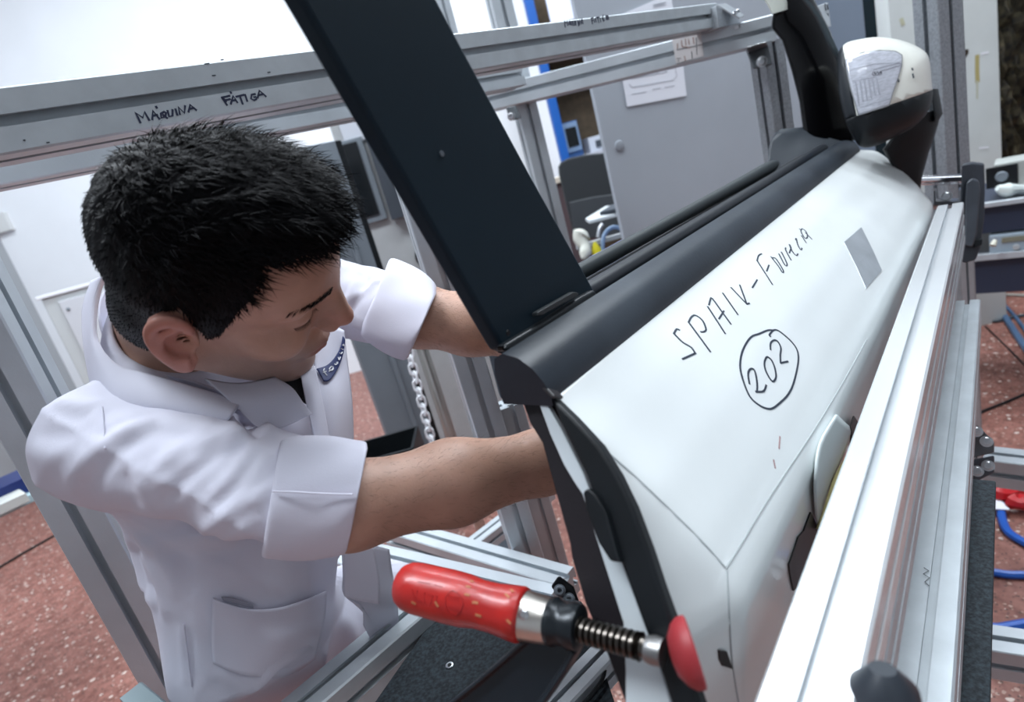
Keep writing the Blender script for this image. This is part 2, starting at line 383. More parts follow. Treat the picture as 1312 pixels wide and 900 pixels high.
# dark box at foot of the leaf
db = W(487, 572, 1.95); o = thing('parts_bin', 'small black open bin beside the grey cabinet door, under the lapel', 'bin', db-Z*.1)
for (a, b, sx, sy) in ((0, .09, .24, .01), (0, -.09, .24, .01), (.12, 0, .01, .18), (-.12, 0, .01, .18)): box('side', db+X*a+Y*b-Z*.05, X, Y, Z, sx, sy, .1, BPL, o)
box('base', db-Z*.1, X, Y, Z, .24, .18, .01, BPL, o); box('stand', Vector((db.x, db.y, (db.z-.1)/2)), X, Y, Z, .08, .08, db.z-.11, DGREY, o)
# round dark knob
kb = on_plane(547, 327, mc[0], mc[1]); lathe('round_cover', kb, mc[1], [(0, .062), (.03, .062), (.045, .045), (.05, .01)], BPL, MCAB)
# ---- post with chain
pp = on_plane(560, 505, *vplane(560, 505, 2.35, 90)[:2]); pt = thing('barrier_post', 'brushed steel round barrier post between the two forearms', 'post', (pp.x, pp.y, 0))
lathe('tube', (pp.x, pp.y, .02), Z, [(0, .023), (1.12, .023), (1.14, .012)], STEEL, pt); lathe('foot', (pp.x, pp.y, 0), Z, [(0, .16), (.012, .16), (.025, .03), (.04, .024)], DGREY, pt)
c0, c1 = W(517, 425, 2.1), W(562, 600, 2.22); ch = thing('plastic_chain', 'white plastic chain hanging beside the brushed steel post', 'chain', c0)
nlk = 17; cd = (c1-c0); ll = cd.length/nlk; cdn = cd.normalized()
rtv = (RM.T @ np.array([0, 0, 1]));
for i in range(nlk):
    c = c0+cd*((i+.5)/nlk); s = cdn.cross(Y).normalized(); 
    if i % 2: s = (s*.55+cdn.cross(s)*.8).normalized()
    L2, w2 = ll*.56, .0135
    P = [c+cdn*(math.cos(a)*w2*.9+(L2-w2*.6)*(1 if math.cos(a) > 0 else -1))+s*(math.sin(a)*w2) for a in np.linspace(0, 2*math.pi, 14, endpoint=False)+.11]
    tube('link', P, .0046, WHITE, ch, 8, closed=True)
# ---- floor cables mid
def cable(name, pix, m, r, label, h=None, cat='cable', group=None):
    o = tube(name, [on_h(x, y, (h or r)) for x, y in pix], r, m, None, 8, res=6); return tag(o, label, cat, group)
cable('floor_cable', [(478, 500), (505, 488), (530, 470), (548, 462), (572, 447), (600, 432)], BPL, .012, 'black cable crossing the red floor behind the chain')
cable('floor_cable', [(478, 478), (497, 460), (505, 452), (512, 462), (506, 475), (490, 488)], DGREY, .012, 'looped dark cable on the red floor beside the grey cabinet door')
cable('floor_cable', [(-40, 752), (0, 727), (30, 709), (62, 691), (95, 672), (150, 640)], BPL, .008, 'thin black cable on the floor at far left')
o = on_h(588, 449, .02); tag(lathe('rubber_stopper', o, Z, [(0, .03), (.04, .03), (.05, .015)], BPL), 'small black round rubber stopper on the floor behind the middle post', 'stopper')
# ---- trolley low at the left edge
tz = vplane(20, 640, 2.1, 42); e0 = on_plane(41, 646, tz[0], tz[1]); sh = thing('tool_trolley', 'low white shelf trolley with dark top, at the left edge behind the post', 'trolley', (e0.x, e0.y, 0))
d = tz[2]; nn = tz[1]; cx = Vector((e0.x, e0.y, 0))-d*.6-nn*.3
box('shelf', cx+Z*(e0.z+.03), d, nn, Z, 1.2, .6, .035, mat('dirty_white_shelf', (.5, .52, .5), .6), sh); box('top', cx+Z*(e0.z+.42), d, nn, Z, 1.2, .6, .05, DGREY, sh)
for a in (-.57, -.1):
    for b in (-.27, .27): box('leg', cx+d*a+nn*b+Z*(e0.z+.42)/2, d, nn, Z, .04, .04, e0.z+.42, DGREY, sh)
b0 = W(12, 626, 2.25); tag(box('storage_box', b0, d, nn, Z, .34, .2, .07, mat('deep_blue_plastic', (.006, .02, .13), .5), None), 'dark blue plastic box on the low trolley at left edge', 'box')
b0 = W(8, 646, 2.2); tag(box('paper_stack', b0+Z*.0, d, nn, Z, .36, .2, .03, mat('pale_teal_paper', (.35, .48, .52), .5), None), 'pale stack of papers under the blue box on the trolley', 'papers')

# ---- alcove with blue frame, shelf, instruments (far, between pillar and grey panel)
al = vplane(740, 150, 4.9, 80)
t = thing('blue_shelf_unit', 'bright blue framed shelf unit with brown interior behind the chair', 'shelving', (al[0].x, al[0].y, 0))
zt = on_plane(690, -120, al[0], al[1]).z; zt = min(zt, 4.5)
a_, b_ = on_plane(702, 128, al[0], al[1]), on_plane(713, 128, al[0], al[1]); d = al[2]; n = al[1]
bw = (b_-a_).dot(d); bx = a_.dot(d); org = a_-d*bx; org.z = 0
def abox(nm, s0, s1, y0, y1, z0, z1, m, par): return box(nm, org+d*((s0+s1)/2)-n*((y0+y1)/2)+Z*((z0+z1)/2), d, n, Z, s1-s0, y1-y0, z1-z0, m, par, .003)
abox('blue_upright', bx, bx+bw, 0, .05, 0, zt, BLUEP, t)
abox('back_panel', bx+bw, bx+1.3, .45, .47, 0, zt, BROWN, t); abox('side_panel', bx, bx+bw*.5, .05, .47, 0, zt, WALL, t); abox('side_liner', bx+bw*.5, bx+bw, .05, .45, 0, zt, BROWN, t)
zs = on_plane(735, 202, al[0], al[1]).z
abox('shelf', bx+bw, bx+1.3, .0, .45, zs-.03, zs, mat('pale_shelf', (.42, .44, .50), .6), t); abox('shelf', bx+bw, bx+1.3, .0, .45, 2.35, 2.38, BROWN, t)
t = thing('monitor', 'small blue and white monitor on the shelf in the blue unit', 'monitor', org+d*(bx+bw+.12)+Z*zs)
abox('case', bx+bw+.02, bx+bw+.18, .12, .32, zs, zs+.30, mat('blue_monitor_case', (.03, .09, .25), .4), t); abox('bezel', bx+bw+.03, bx+bw+.17, .1, .12, zs+.05, zs+.29, BLUES, t); abox('screen', bx+bw+.05, bx+bw+.15, .09, .1, zs+.09, zs+.25, SCREEN, t)
t = thing('instrument_box', 'small white instrument box right of the monitor on the shelf', 'instrument', org+d*(bx+bw+.3)+Z*zs)
abox('case', bx+bw+.26, bx+bw+.42, .15, .3, zs, zs+.13, mat('white_instrument', (.5, .53, .6), .4), t); abox('dial', bx+bw+.32, bx+bw+.38, .14, .15, zs+.03, zs+.09, DGREY, t)
# lavender-white board above the beam and second blue strip are the same blue upright; pale board:
o = upright('notice_board', vplane(700, 10, 4.7, 88), (686, -60), (736, 24), mat('lavender_white_board', (.68, .72, .92), .6), None, .03); tag(o, 'pale lavender board above the marked beam, left of the grey panel', 'board')
# desk edge
dk = W(712, 232, 4.3); t = thing('desk', 'cream topped dark desk behind the office chair', 'desk', (dk.x, dk.y, 0))
box('desk_top', Vector((dk.x+.0, dk.y+.3, dk.z)), X, Y, Z, .5, .6, .04, mat('cream_desk_top', (.55, .50, .42), .5), t); box('desk_side', Vector((dk.x+.0, dk.y+.3, dk.z/2)), X, Y, Z, .46, .55, dk.z-.05, mat('plum_dark_panel', (.07, .045, .05), .6), t)
# ---- office chair
ch0 = W(752, 240, 3.7); t = thing('office_chair', 'black office chair with rounded back between pillar and grey panel', 'chair', (ch0.x, ch0.y, 0))
pl = vplane(752, 240, 3.7, 92)
def rrect(pix, pln, rad=3): return [on_plane(x, y, pln[0], pln[1]) for x, y in pix]
bk = [(716, 214), (719, 208), (728, 203), (750, 198), (774, 196), (786, 198), (790, 210), (800, 262), (812, 300), (806, 303), (742, 306), (735, 298), (726, 262), (717, 224)]
o = slab('backrest', rrect(bk, pl), -pl[1], .05, FABR, t, .012)
bk2 = [(729, 259), (760, 252), (792, 248), (812, 300), (806, 303), (742, 306), (735, 298)]
slab('backrest_shell', [p+pl[1]*.006 for p in rrect(bk2, pl)], -pl[1], .03, FABR2, t, .008)
sc = Vector((ch0.x, ch0.y, 0))-pl[1]*.28
box('seat', sc+Z*.48, pl[2], pl[1], Z, .46, .46, .07, FABR, t, .02); lathe('column', sc+Z*.08, Z, [(0, .03), (.38, .03)], DGREY, t)
for k in range(5):
    a = k*1.2566; dv = Vector((math.cos(a), math.sin(a), 0)); tube('leg', [sc+Z*.1, sc+dv*.28+Z*.06], .018, BPL, t, 8); lathe('castor', sc+dv*.28+Z*.03-dv.cross(Z)*.015, dv.cross(Z), [(0, .03), (.03, .03)], BPL, t, 12)
# clutter on the bench in front of the chair
ct = W(775, 330, 2.6)
t = thing('side_bench', 'low dark bench carrying a glove, hose and papers beyond the door', 'bench', (ct.x, ct.y, 0))
box('bench_top', Vector((ct.x-.07, ct.y-.02, ct.z-.05)), X, Y, Z, .46, .4, .03, DGREY, t)
for a in (-.18, .18):
    for b in (-.15, .15): box('leg', Vector((ct.x-.07+a, ct.y-.02+b, (ct.z-.06)/2)), X, Y, Z, .04, .04, ct.z-.06, DGREY, t)
rng = np.random.default_rng(3)
gp = [W(749, 296, 2.5), W(744, 306, 2.5), W(750, 318, 2.48), W(748, 332, 2.46)]
t = tube('work_glove', gp, [.016, .042, .03, .022, .026, .01], mat('crumpled_white_cloth', (.66, .67, .60), .8, bump=.8, bscale=60), None, 12, res=5); tag(t, 'crumpled white cloth glove beside the pillar, below the chair', 'glove')
t = tube('air_hose', [W(772, 322, 2.5), W(773, 305, 2.5), W(779, 295, 2.5), (W(788, 291, 2.5)), W(800, 296, 2.5), W(812, 310, 2.5)], .009, BLUES, None, 10, res=6); tag(t, 'curved light blue air hose on the bench behind the door top', 'hose')
t = lathe('yellow_cap', W(765, 325, 2.5), Z, [(0, .022), (.02, .02), (.05, .006)], YEL); tag(t, 'small yellow cap beside the light blue hose', 'cap')
t = slab('paper_sheet', [W(755, 330, 2.45), W(800, 306, 2.55), W(812, 318, 2.5), W(765, 345, 2.4)], -Z, .01, mat('bluish_paper', (.5, .55, .85), .6)); tag(t, 'bluish white papers lying on the bench behind the door top', 'papers')
t = slab('clipboard', [W(750, 280, 2.9), W(776, 264, 3.0), W(795, 262, 3.0), W(797, 272, 2.9), W(755, 283, 2.85)], -Z, .015, mat('white_tray', (.62, .66, .68), .4)); tag(t, 'white tray with a dark pad in front of the chair back', 'tray')
t = slab('dark_pad', [W(768, 272, 2.89), W(782, 263, 2.94), W(795, 259, 2.95), W(797, 266, 2.88)], -Z, .02, DGREY); tag(t, 'dark pad lying on the white tray', 'pad')
t = tube('tap', [W(766, 304, 2.55), W(768, 293, 2.55), W(772, 287, 2.55)], .008, ZINC, None, 8, res=4); tag(t, 'small chrome fitting between the glove and the hose', 'fitting')
tag(box('tool_rail', W(780, 306, 2.6), X, Y, Z, .3, .03, .02, BEIGE), 'pale narrow rail lying on the bench behind the hose', 'rail')

# ---- big grey panel with papers
gp_ = vplane(880, 150, 2.35, 68); GPt = 2.95
A = on_plane(767, 150, gp_[0], gp_[1]); d = gp_[2]; n = gp_[1]
t = thing('grey_partition', 'large light grey steel partition panel with papers taped on, behind the door', 'partition', (A.x+.6, A.y+.4, 0))
A0 = Vector((A.x, A.y, 0)); LW = 1.9
LW = (on_plane(1032, 100, gp_[0], gp_[1])-A).dot(d)
box('front_panel', A0+d*LW/2-n*.01+Z*GPt/2, d, n, Z, LW, .02, GPt, GREYP, t, .002); box('body', A0+d*(LW/2+.02)-n*.045+Z*(GPt/2-.005), d, n, Z, LW-.08, .05, GPt-.03, GREYP, t, .002)
for a in (.15, .85): box('support_foot', A0+d*LW*a-n*.12+Z*.03, d, n, Z, .06, .4, .06, GREYC, t)
sd = on_plane(794, 187, gp_[0], gp_[1]); lathe('screw_cover', sd, n, [(0, .022), (.004, .02), (.006, .01)], mat('dull_grey_cover', (.30, .33, .37), .6), t, 20)
def paper(corners, label, lines):
    q = [p+n*.004 for p in quad_on(gp_, corners)]; o = slab('taped_paper', q, -n, .0015, PAPER, None, 0); tag(o, label, 'paper')
    hit = plane_hit(q[0], n); ink('printed_lines', lines, hit, .0022, PRINT, o, .0008); return o
paper([(792, 76), (872, 60), (879, 123), (803, 137)], 'white printed sheet taped on the grey partition below the crossbar', [[(806, 108), (810, 112), (862, 103), (867, 98), (863, 74)], [(808, 96), (855, 87)], [(808, 101), (855, 92)], [(809, 121), (828, 118)], [(836, 115), (846, 113)], [(852, 112), (864, 110)], [(838, 88), (846, 85), (854, 92)], [(840, 95), (852, 84)]])
paper([(780, 32), (788, 22), (858, -8), (862, 12), (862, 40), (790, 55)], 'white sheet taped on the grey partition above the marked beam', [[(837, 6), (837, 9), (853, 6), (853, 3), (837, 6)], [(839, 7), (851, 4.5)]])
# ================================================================== aluminium rig
AZ = math.radians(42.0); D1 = Vector((math.sin(AZ), math.cos(AZ), 0)); D2 = Vector((math.cos(AZ), -math.sin(AZ), 0))   # along / across (outward)
RIG = thing('test_rig_frame', 'slotted aluminium fatigue test frame surrounding the man and the car door', 'frame', tuple(on_h(600, 800, 0)))
def beam(nm, p0, p1, w=.06, m=ALU, side=None, h=None): return extrusion(nm, p0, p1, w, m, RIG, Z, h, side)
# front upper marked beam
b0, b1 = W(0, 110.5, .555), W(930, 2, 1.61); b1.z = b0.z+(b1.z-b0.z)*1.0
bd = (b1-b0).normalized(); bs = bd.cross(Z).normalized()      # points to camera side
if bs.dot(CAM-b0) < 0: bs = -bs
bu = bs.cross(bd); bu = -bu if bu.z < 0 else bu
WB = .060
q0 = b0-bd*.35-bs*WB/2-bu*WB/2; q1 = b0+bd*(W(918, 4, 1.572)-b0).dot(bd)-bs*WB/2-bu*WB/2
mb = extrusion('marked_beam', q0, q1, WB, ALUD, RIG, bu, h=WB); mb['label'] = 'upper beam with handwriting in marker pen'
def bhit(x, y): return (on_plane(x, y, b0, bs), bs)
k = 1312/200.
def tr(pts, ox, oy, s): return [[(ox+x/s, oy+y/s) for x, y in st] for st in pts]
maq = [[(130, 375), (90, 290), (150, 335), (165, 285), (205, 355)], [(230, 350), (235, 275), (290, 345)], [(238, 318), (272, 310)], [(262, 240), (268, 252)],
       [(330, 285), (302, 300), (305, 335), (340, 325), (345, 290), (330, 285)], [(320, 310), (355, 338)], [(358, 275), (372, 325), (400, 318), (400, 268)], [(425, 262), (440, 312)], [(462, 305), (450, 245), (500, 295), (505, 235)],
       [(535, 285), (548, 225), (600, 270)], [(545, 260), (580, 252)], [(858, 228), (815, 165)], [(815, 165), (880, 150)], [(835, 190), (885, 178)], [(830, 175), (850, 200)], [(890, 218), (910, 150), (945, 205)], [(898, 192), (930, 186)], [(888, 118), (893, 128)],
       [(935, 158), (1000, 142)], [(965, 150), (990, 218)], [(1010, 140), (1028, 195)], [(1095, 135), (1065, 140), (1060, 175), (1085, 188), (1105, 178), (1100, 158), (1085, 162)], [(1115, 168), (1130, 105), (1185, 155)], [(1125, 145), (1165, 135)]]
ink('handwriting', tr(maq, 160, 100, 6.56), bhit, .0023, INKB, mb)
s2 = 1312/90.
maq2 = [[(205, 360), (190, 240), (225, 290), (240, 235), (255, 330)], [(275, 300), (285, 225), (300, 320), (275, 300)], [(310, 265), (305, 310), (335, 325), (330, 250), (310, 265)], [(350, 250), (360, 330), (385, 320), (380, 245)], [(400, 250), (405, 325)], [(440, 250), (458, 345), (470, 320), (450, 250)], [(470, 310), (480, 225), (500, 310), (515, 215)], [(500, 270), (540, 300), (520, 205)],
        [(715, 300), (690, 195), (730, 190)], [(700, 240), (735, 232)], [(755, 270), (770, 195), (790, 265)], [(790, 185), (830, 178)], [(810, 180), (832, 278)], [(850, 170), (870, 265)], [(915, 135), (895, 200), (920, 250), (940, 225), (915, 200)], [(965, 150), (970, 220), (1000, 215)], [(965, 155), (1005, 150), (1020, 215)], [(975, 190), (1010, 185)]]
ink('handwriting', tr(maq2, 710, 10, s2), bhit, .0028, INKB, mb)
for (x, y, dx) in ((60, 183, 3), (262, 82, 6), (283, 77, 3), (272, 97, 4), (343, 93, 3), (30, 180, 2)): ink('scratch', [[(x, y), (x+dx, y-.5)]], bhit, .0012, DGREY, mb)
# gusset at the end of the marked beam
e = W(922, 22, 1.575)
tri = [on_plane(x, y, W(925, 20, 1.56), bs) for x, y in ((918, 7), (945, 22), (950, 30), (921, 36))]
g = slab('gusset_bracket', tri, -bs, .05, GALV, RIG, .002); bolt(W(945, 33, 1.54), -bu, .010, g); bolt(W(944, 17, 1.56), bu, .009, g)
slab('gusset_flange', [W(918, 5, 1.56), W(930, 4, 1.6), W(953, 19, 1.6), W(947, 22, 1.56)], -bu, .006, ZINC, g)
# beam behind and below it
r0, r1 = W(0, 227, .80), W(672, 100, 1.62)
rd = (r1-r0).normalized()
rb = beam('rear_beam', r0-rd*.3-Z*.0-bs*.03+bu*.022, r1-bs*.03+bu*.012, .06, ALU)
# crossbar 2
c0, c1 = W(610, 133, 1.86), W(991, 38, 1.60)
cb = beam('crossbar', c0, c1, .068, ALU)
for (a, b) in (((862, 50), (902, 76)),):
    # taped strip with printed marks
    cs = (c1-c0).normalized().cross(Z); cs = cs if cs.dot(CAM-c0) > 0 else -cs
    pf = c0+cs.normalized()*.0345
    q = [on_plane(x, y, pf, cs) for x, y in ((861, 51), (898, 42), (902, 72), (866, 81))]
    tp = slab('clear_tape_label', q, cs, .0015, mat('yellowed_tape', (.62, .60, .60), .3), cb, 0); th = plane_hit(q[0]+cs.normalized()*.0018, cs)
    ink('label_marks', [[(873, 52), (874, 60)], [(878, 50), (879, 58)], [(882, 50), (883, 57)], [(875, 60), (884, 61)], [(888, 48), (889, 56)], [(868, 56), (868, 62)], [(877, 72), (878, 78)]], th, .002, mat('rust_print', (.24, .10, .06), .6), tp); ink('label_marks', [[(867, 64), (900, 57)], [(892, 48), (893, 70)], [(886, 66), (887, 75)], [(868, 78), (870, 78)], [(867, 75), (872, 75)]], th, .0016, DGREY, tp)
# post under the right end of the crossbar (x ~ 985) and bracket
def post(nm, px, py, z, ztop, zbot, az=90., w=.06, m=ALU, h=None):
    p = W(px, py, z); s = Vector((math.sin(math.radians(az)), math.cos(math.radians(az)), 0))
    return extrusion(nm, Vector((p.x, p.y, zbot)), Vector((p.x, p.y, ztop)), w, m, RIG, side=s, h=h), Vector((p.x, p.y, 0))
zc = W(985, 55, 1.62).z
p1_, _ = post('post', 988, 110, 1.64, zc-.0, .05, 80, .066, GALV)
k1 = W(970, 73, 1.56); bx_ = (c1-c0).normalized()
g = slab('angle_bracket', [W(956, 62, 1.57), W(983, 54, 1.57), W(990, 82, 1.57), (W(966, 88, 1.57))], cs, -.02, BRK, RIG, .002); bolt(W(976, 79, 1.56), cs, .0105, g)
slab('bracket_flange', [W(956, 60, 1.55), W(982, 53, 1.55), W(984, 58, 1.57), W(958, 66, 1.57)], -Z, .004, ZINC, g)
# post under left end, beyond the pillar
zl = W(664, 130, 1.83).z
p2_, _ = post('post', 679, 165, 1.90, 2.8, .05, 80, .066, ALU)
g = slab('angle_bracket', [W(650, 138, 1.76), W(662, 136, 1.76), W(668, 152, 1.76), W(655, 155, 1.76)], cs, .02, BRK, RIG, .002); bolt(W(655, 149, 1.74), cs, .009, g)
# upright posts above the beams, top centre
for (px, py, z, w) in ((568, 10, 2.0, .05),):
    post('post', px, py, z, 2.9, 0.05, 85, w, ALU)
# tall post on the right edge of the rig and rail end
p = W(1207, 110, 1.62)
rp_, _ = post('post', 1207, 110, 1.60, 2.6, .05, 78, .088, GALV, h=.07)
# white stub behind the mirror pillar
t = slab('end_plate', [W(1035, 12, 1.5), W(1060, 3, 1.5), W(1064, 34, 1.5), W(1048, 33, 1.5)], D1, .01, ALU, RIG, .001); ink('punch_marks', [[(1057, 5), (1058, 13)], [(1060, 6), (1061, 12)], [(1057, 17), (1061, 18)], [(1061, 18), (1061, 24)], [(1058, 28), (1063, 31)]], plane_hit(W(1060, 15, 1.498), D1), .003, DGREY, t)
# left foreground post
lp_, lpp = post('post', 62, 560, .73, 2.0, .05, 76, .064, ALU)
# middle post pair beside forearm
mp_, mpp = post('post', 612, 505, 1.13, W(520, 170, 1.13).z, .05, 78, .06, ALU)
post('post', 664, 560, 1.22, W(660, 500, 1.2).z-.02, .05, 78, .05, ALU)
g = slab('angle_bracket', [W(627, 455, 1.08), W(655, 455, 1.08), W(668, 505, 1.08), W(642, 512, 1.08)], -mpp.normalized(), -.03, DGREY, RIG, .003); bolt(W(650, 495, 1.07), CAM-W(650, 495, 1.1), .0095, g, DARKM)
# lower horizontals (white lit tops)
hA = W(560, 731, 1.02).z
def hb(nm, a, b, h, w=.055, m=ALU): 
    pa, pb = on_h(*a, h), on_h(*b, h); return extrusion(nm, pa-Z*w/2, pb-Z*w/2, w, m, RIG)
hb('lower_beam', (470, 706), (705, 765), hA); hb('lower_beam', (500, 672), (725, 738), hA-.10)
hb('lower_beam', (590, 705), (700, 620), hA-.22, .045); hb('lower_beam', (400, 700), (480, 718), hA, .055)
# bottom bar that runs under the handle, board beside it
hB = W(470, 840, .66).z
pa, pb = on_h(385, 900, hB), on_h(548, 762, hB); dd = (pb-pa).normalized()
extrusion('table_rail', pa-dd*.25-Z*.025, pb-Z*.025, .05, ALUD, RIG)
brd = [on_h(x, y, hB-.02) for x, y in ((455, 935), (590, 742), (745, 770), (820, 1000))]
bo = slab('felt_board', brd, -Z, .018, FELT, RIG, .002)
hp = on_h(576, 853, hB-.0195); lathe('screw_eyelet', hp, Z, [(0, .0045), (.0006, .0045), (.0008, .0028), (-.001, .0024)], ZINC, bo, 16)
lathe('screw_eyelet', on_h(576, 853, hB-.0192), Z, [(0, .0024), (.0004, .0022)], BPL, bo, 12)
pa, pb = on_h(697, 905, hB+.0), on_h(765, 835, hB+.0)
dd = (pb-pa).normalized(); extrusion('table_rail', pa-dd*.3-Z*.02, pb+dd*.4-Z*.02, .03, ALU, RIG)
tube('bench_cable', [on_h(x, y, hB-.01) for x, y in ((776, 835), (774, 865), (762, 885), (745, 905))], .002, BPL, RIG, 8, res=5)
# small black corner bracket behind handle
cbk = slab('corner_bracket', [W(706, 752, .80), W(716, 738, .80), W(735, 752, .80), W(742, 772, .80), W(728, 778, .80)], CAM-W(720, 760, .8), .02, DARKM, RIG, .003)
for x, y in ((717, 757), (729, 768)): bolt(W(x, y, .775), CAM-W(x, y, .775), .006, cbk, GREYC)
# stub of a profile at the lower left
s0, s1 = W(160, 925, .60), W(250, 1010, .52); extrusion('profile_stub', s0, s1, .055, mat('green_grey_aluminium', (.20, .26, .28), .45, .4), RIG)
# ---- right side: big clamping rail
hR = 1.217
ra = on_h(965, 900, hR); rb_ = on_h(1201, 264, hR-.0)
rdir = Vector((ra-rb_)).normalized()*-1
rdir = (rb_-ra).normalized(); rside = rdir.cross(Z).normalized()
RW = .0
re = on_h(1098, 900, hR); RW = abs((re-ra).dot(rside))
print('RAIL WIDTH', RW, 'dir', math.degrees(math.atan2(rdir.x, rdir.y)), 'len', (rb_-ra).length)
rc = ra+rside*RW/2-Z*RW/2
RAILM = mat('bright_aluminium', (.78, .81, .83), .26, .6, noise=.03, nscale=6)
rail = extrusion('clamp_rail', rc-rdir*.25, rc+rdir*((rb_-ra).length), RW, RAILM, RIG); rail['label'] = 'bright aluminium rail along the door'
# second, lower rail
hS = 1.02
la, lb = on_h(1138, 900, hS), on_h(1222, 900, hS)
lw = abs((lb-la).dot(rside)); lc = la+rside*lw/2-Z*.03
print('LOW RAIL', lw)
far = on_h(1236, 385, hS); L = (far-la).dot(rdir)
extrusion('lower_rail', lc-rdir*.25, lc+rdir*L, lw, ALUD, RIG, h=.06)
# vertical spacer plates between rails (side face with grooves)
extrusion('lower_rail', rc-rdir*.25-Z*(RW+.012), rc+rdir*1.35-Z*(RW+.012), RW*.9, ALUD, RIG)
ink('yellow_fleck', [[(1156, 733), (1158, 742)]], lambda x, y: (on_h(x, y, hS+.001), Z), .0016, YEL, RIG)
ink('pen_scribble', [[(1184, 728), (1190, 732), (1183, 736), (1191, 741), (1185, 746), (1190, 751)]], lambda x, y: (on_h(x, y, hS+.001), Z), .0007, DGREY, RIG)
# rear post at far end of the lower rail
post('post', 1233, 440, 1.55, hS+.12, .05, 78, .045, ALUD)
# bracket group at right (1215-1275, 545-620)
bq = W(1240, 580, 1.02)
g = slab('corner_bracket', [W(1243, 545, 1.0), (W(1253, 545, 1.0)), W(1274, 567, 1.0), W(1274, 580, 1.0), W(1243, 588, 1.0)], CAM-bq, -.03, BRK, RIG, .002)
for x, y in ((1251, 553), (1264, 566)): bolt(W(x, y, .99), CAM-W(x, y, .99), .007, g)
g = slab('corner_bracket', [W(1243, 590, 1.0), W(1274, 584, 1.0), W(1274, 606, 1.0), W(1252, 617, 1.0), W(1243, 617, 1.0)], CAM-bq, -.03, DGREY, RIG, .002)
for x, y in ((1252, 604), (1266, 597)): bolt(W(x, y, .99), CAM-W(x, y, .99), .007, g)
g = slab('bracket_plate', [W(1221, 557, .97), W(1243, 557, .97), W(1243, 594, .97), W(1221, 594, .97)], CAM-bq, -.01, ALU, RIG, .002)
for y in (566, 580): bolt(W(1228, y, .965), CAM-W(1228, y, .97), .006, g)
# black felt panel hanging under the bracket
slab('felt_shelf', [on_h(x, y, .94) for x, y in ((1225, 612), (1276, 616), (1266, 1000), (1120, 1000))], -Z, .012, FELT, RIG, .002)
# floor-level frame bars to the right
for (a, b, h, w) in (((1262, 580), (1400, 596), .62, .07), ((1240, 812), (1400, 836), .45, .07)):
    pa, pb = on_h(*a, h), on_h(*b, h); extrusion('cross_beam', pa-Z*w/2, pb-Z*w/2, w, ALU, RIG)
# far jig: chrome cylinder and black pad arm
j0, j1 = W(1150, 232, 1.47), W(1245, 229, 1.42)
JG = thing('end_stop_jig', 'black padded end stop with chrome rod at the far end of the rail', 'clamp', tuple((j0+j1)/2))
lathe('chrome_rod', j0, j1-j0, [(0, .0125), ((j1-j0).length, .0125)], mat('chrome', (.8, .82, .85), .12, 1.), JG)
pb_ = [(1232, 212), (1246, 209), (1261, 211), (1262, 240), (1261, 280), (1256, 318), (1250, 334), (1236, 338), (1230, 334), (1229, 290), (1231, 250)]
slab('pad_arm', [W(x, y, 1.36) for x, y in pb_], D1, .03, mat('pad_black', (.035, .042, .055), .55, noise=.2), JG, .004)
slab('pad_insert', [W(x, y, 1.345) for x, y in ((1238, 234), (1245, 229), (1254, 232), (1256, 244), (1252, 300), (1246, 318), (1236, 316), (1236, 260))], D1, .02, mat('pad_insert_black', (.05, .06, .075), .5, noise=.2), JG, .005)
slab('side_tab', [W(1248, 308, 1.35), W(1259, 307, 1.35), W(1258, 314, 1.35), W(1248, 318, 1.35)], D1, .02, BPL, JG)
cl = slab('clevis', [W(1196, 244, 1.42), W(1199, 244, 1.42), W(1199, 258, 1.42), W(1228, 258, 1.42), W(1228, 244, 1.42), W(1232, 244, 1.42), W(1232, 263, 1.42), W(1196, 264, 1.42)], D1, .04, ZINC, JG, .001)
bolt(W(1213, 252, 1.43), -D1+Z*.3, .009, cl); lathe('cross_rod', W(1175, 268, 1.45), W(1200, 264, 1.45)-W(1175, 268, 1.45), [(0, .009), (.06, .009)], ZINC, JG)
lathe('stop_knob', W(1134, 908, .29), Z*1+rdir*.2, [(-.1, .012), (-.02, .013), (.0, .017), (.012, .015), (.022, .006)], mat('knob_black', (.02, .026, .035), .45), JG if False else RIG)
# ================================================================== right background
wc = vplane(1230, 100, 3.0, 92)
t = thing('wall_column', 'white painted square column with a chipped hole and ochre stain', 'column', (wc[0].x, wc[0].y, 0))
n = wc[1]
ztop = 5.15
def upx(nm, x0, x1, y, m, par, thick, off, z0=0, z1=ztop, pl=wc):
    A = on_plane(x0, y, pl[0], pl[1]); B = on_plane(x1, y, pl[0], pl[1]); c = (A+B)/2; c.z = (z0+z1)/2
    return box(nm, c+pl[1]*(off-thick/2), pl[2], pl[1], Z, abs((B-A).dot(pl[2])), thick, z1-z0, m, par, .004)
upx('shaft', 1145, 1281, 100, COLW, t, .10, 0)
hit = plane_hit(wc[0]+n*.001, n)
slab('chipped_hole', [on_plane(x, y, wc[0]+n*.003, n) for x, y in ((1226, 68), (1231, 64), (1241, 63), (1241, 68), (1237, 74), (1233, 74))], -n, .003, mat('hole_dark', (.035, .022, .014), .9), t, 0)
ink('ochre_stain', [[(1252, 72), (1252, 90), (1252.5, 104)]], hit, .022, OCHRE, t); ink('ochre_stain', [[(1252, 104), (1252, 126)]], hit, .010, mat('faint_stain', (.52, .53, .42), .8), t)
for x, y in ((1155, 28),): ink('ochre_stain', [[(x, y-3), (x+2, y+3)]], hit, .02, mat('faint_stain2', (.50, .50, .36), .8), t)
ink('plaster_crack', [[(1257, 69), (1262, 68), (1266, 67)], [(1255, 190), (1266, 189)]], hit, .01, WHITE, t)
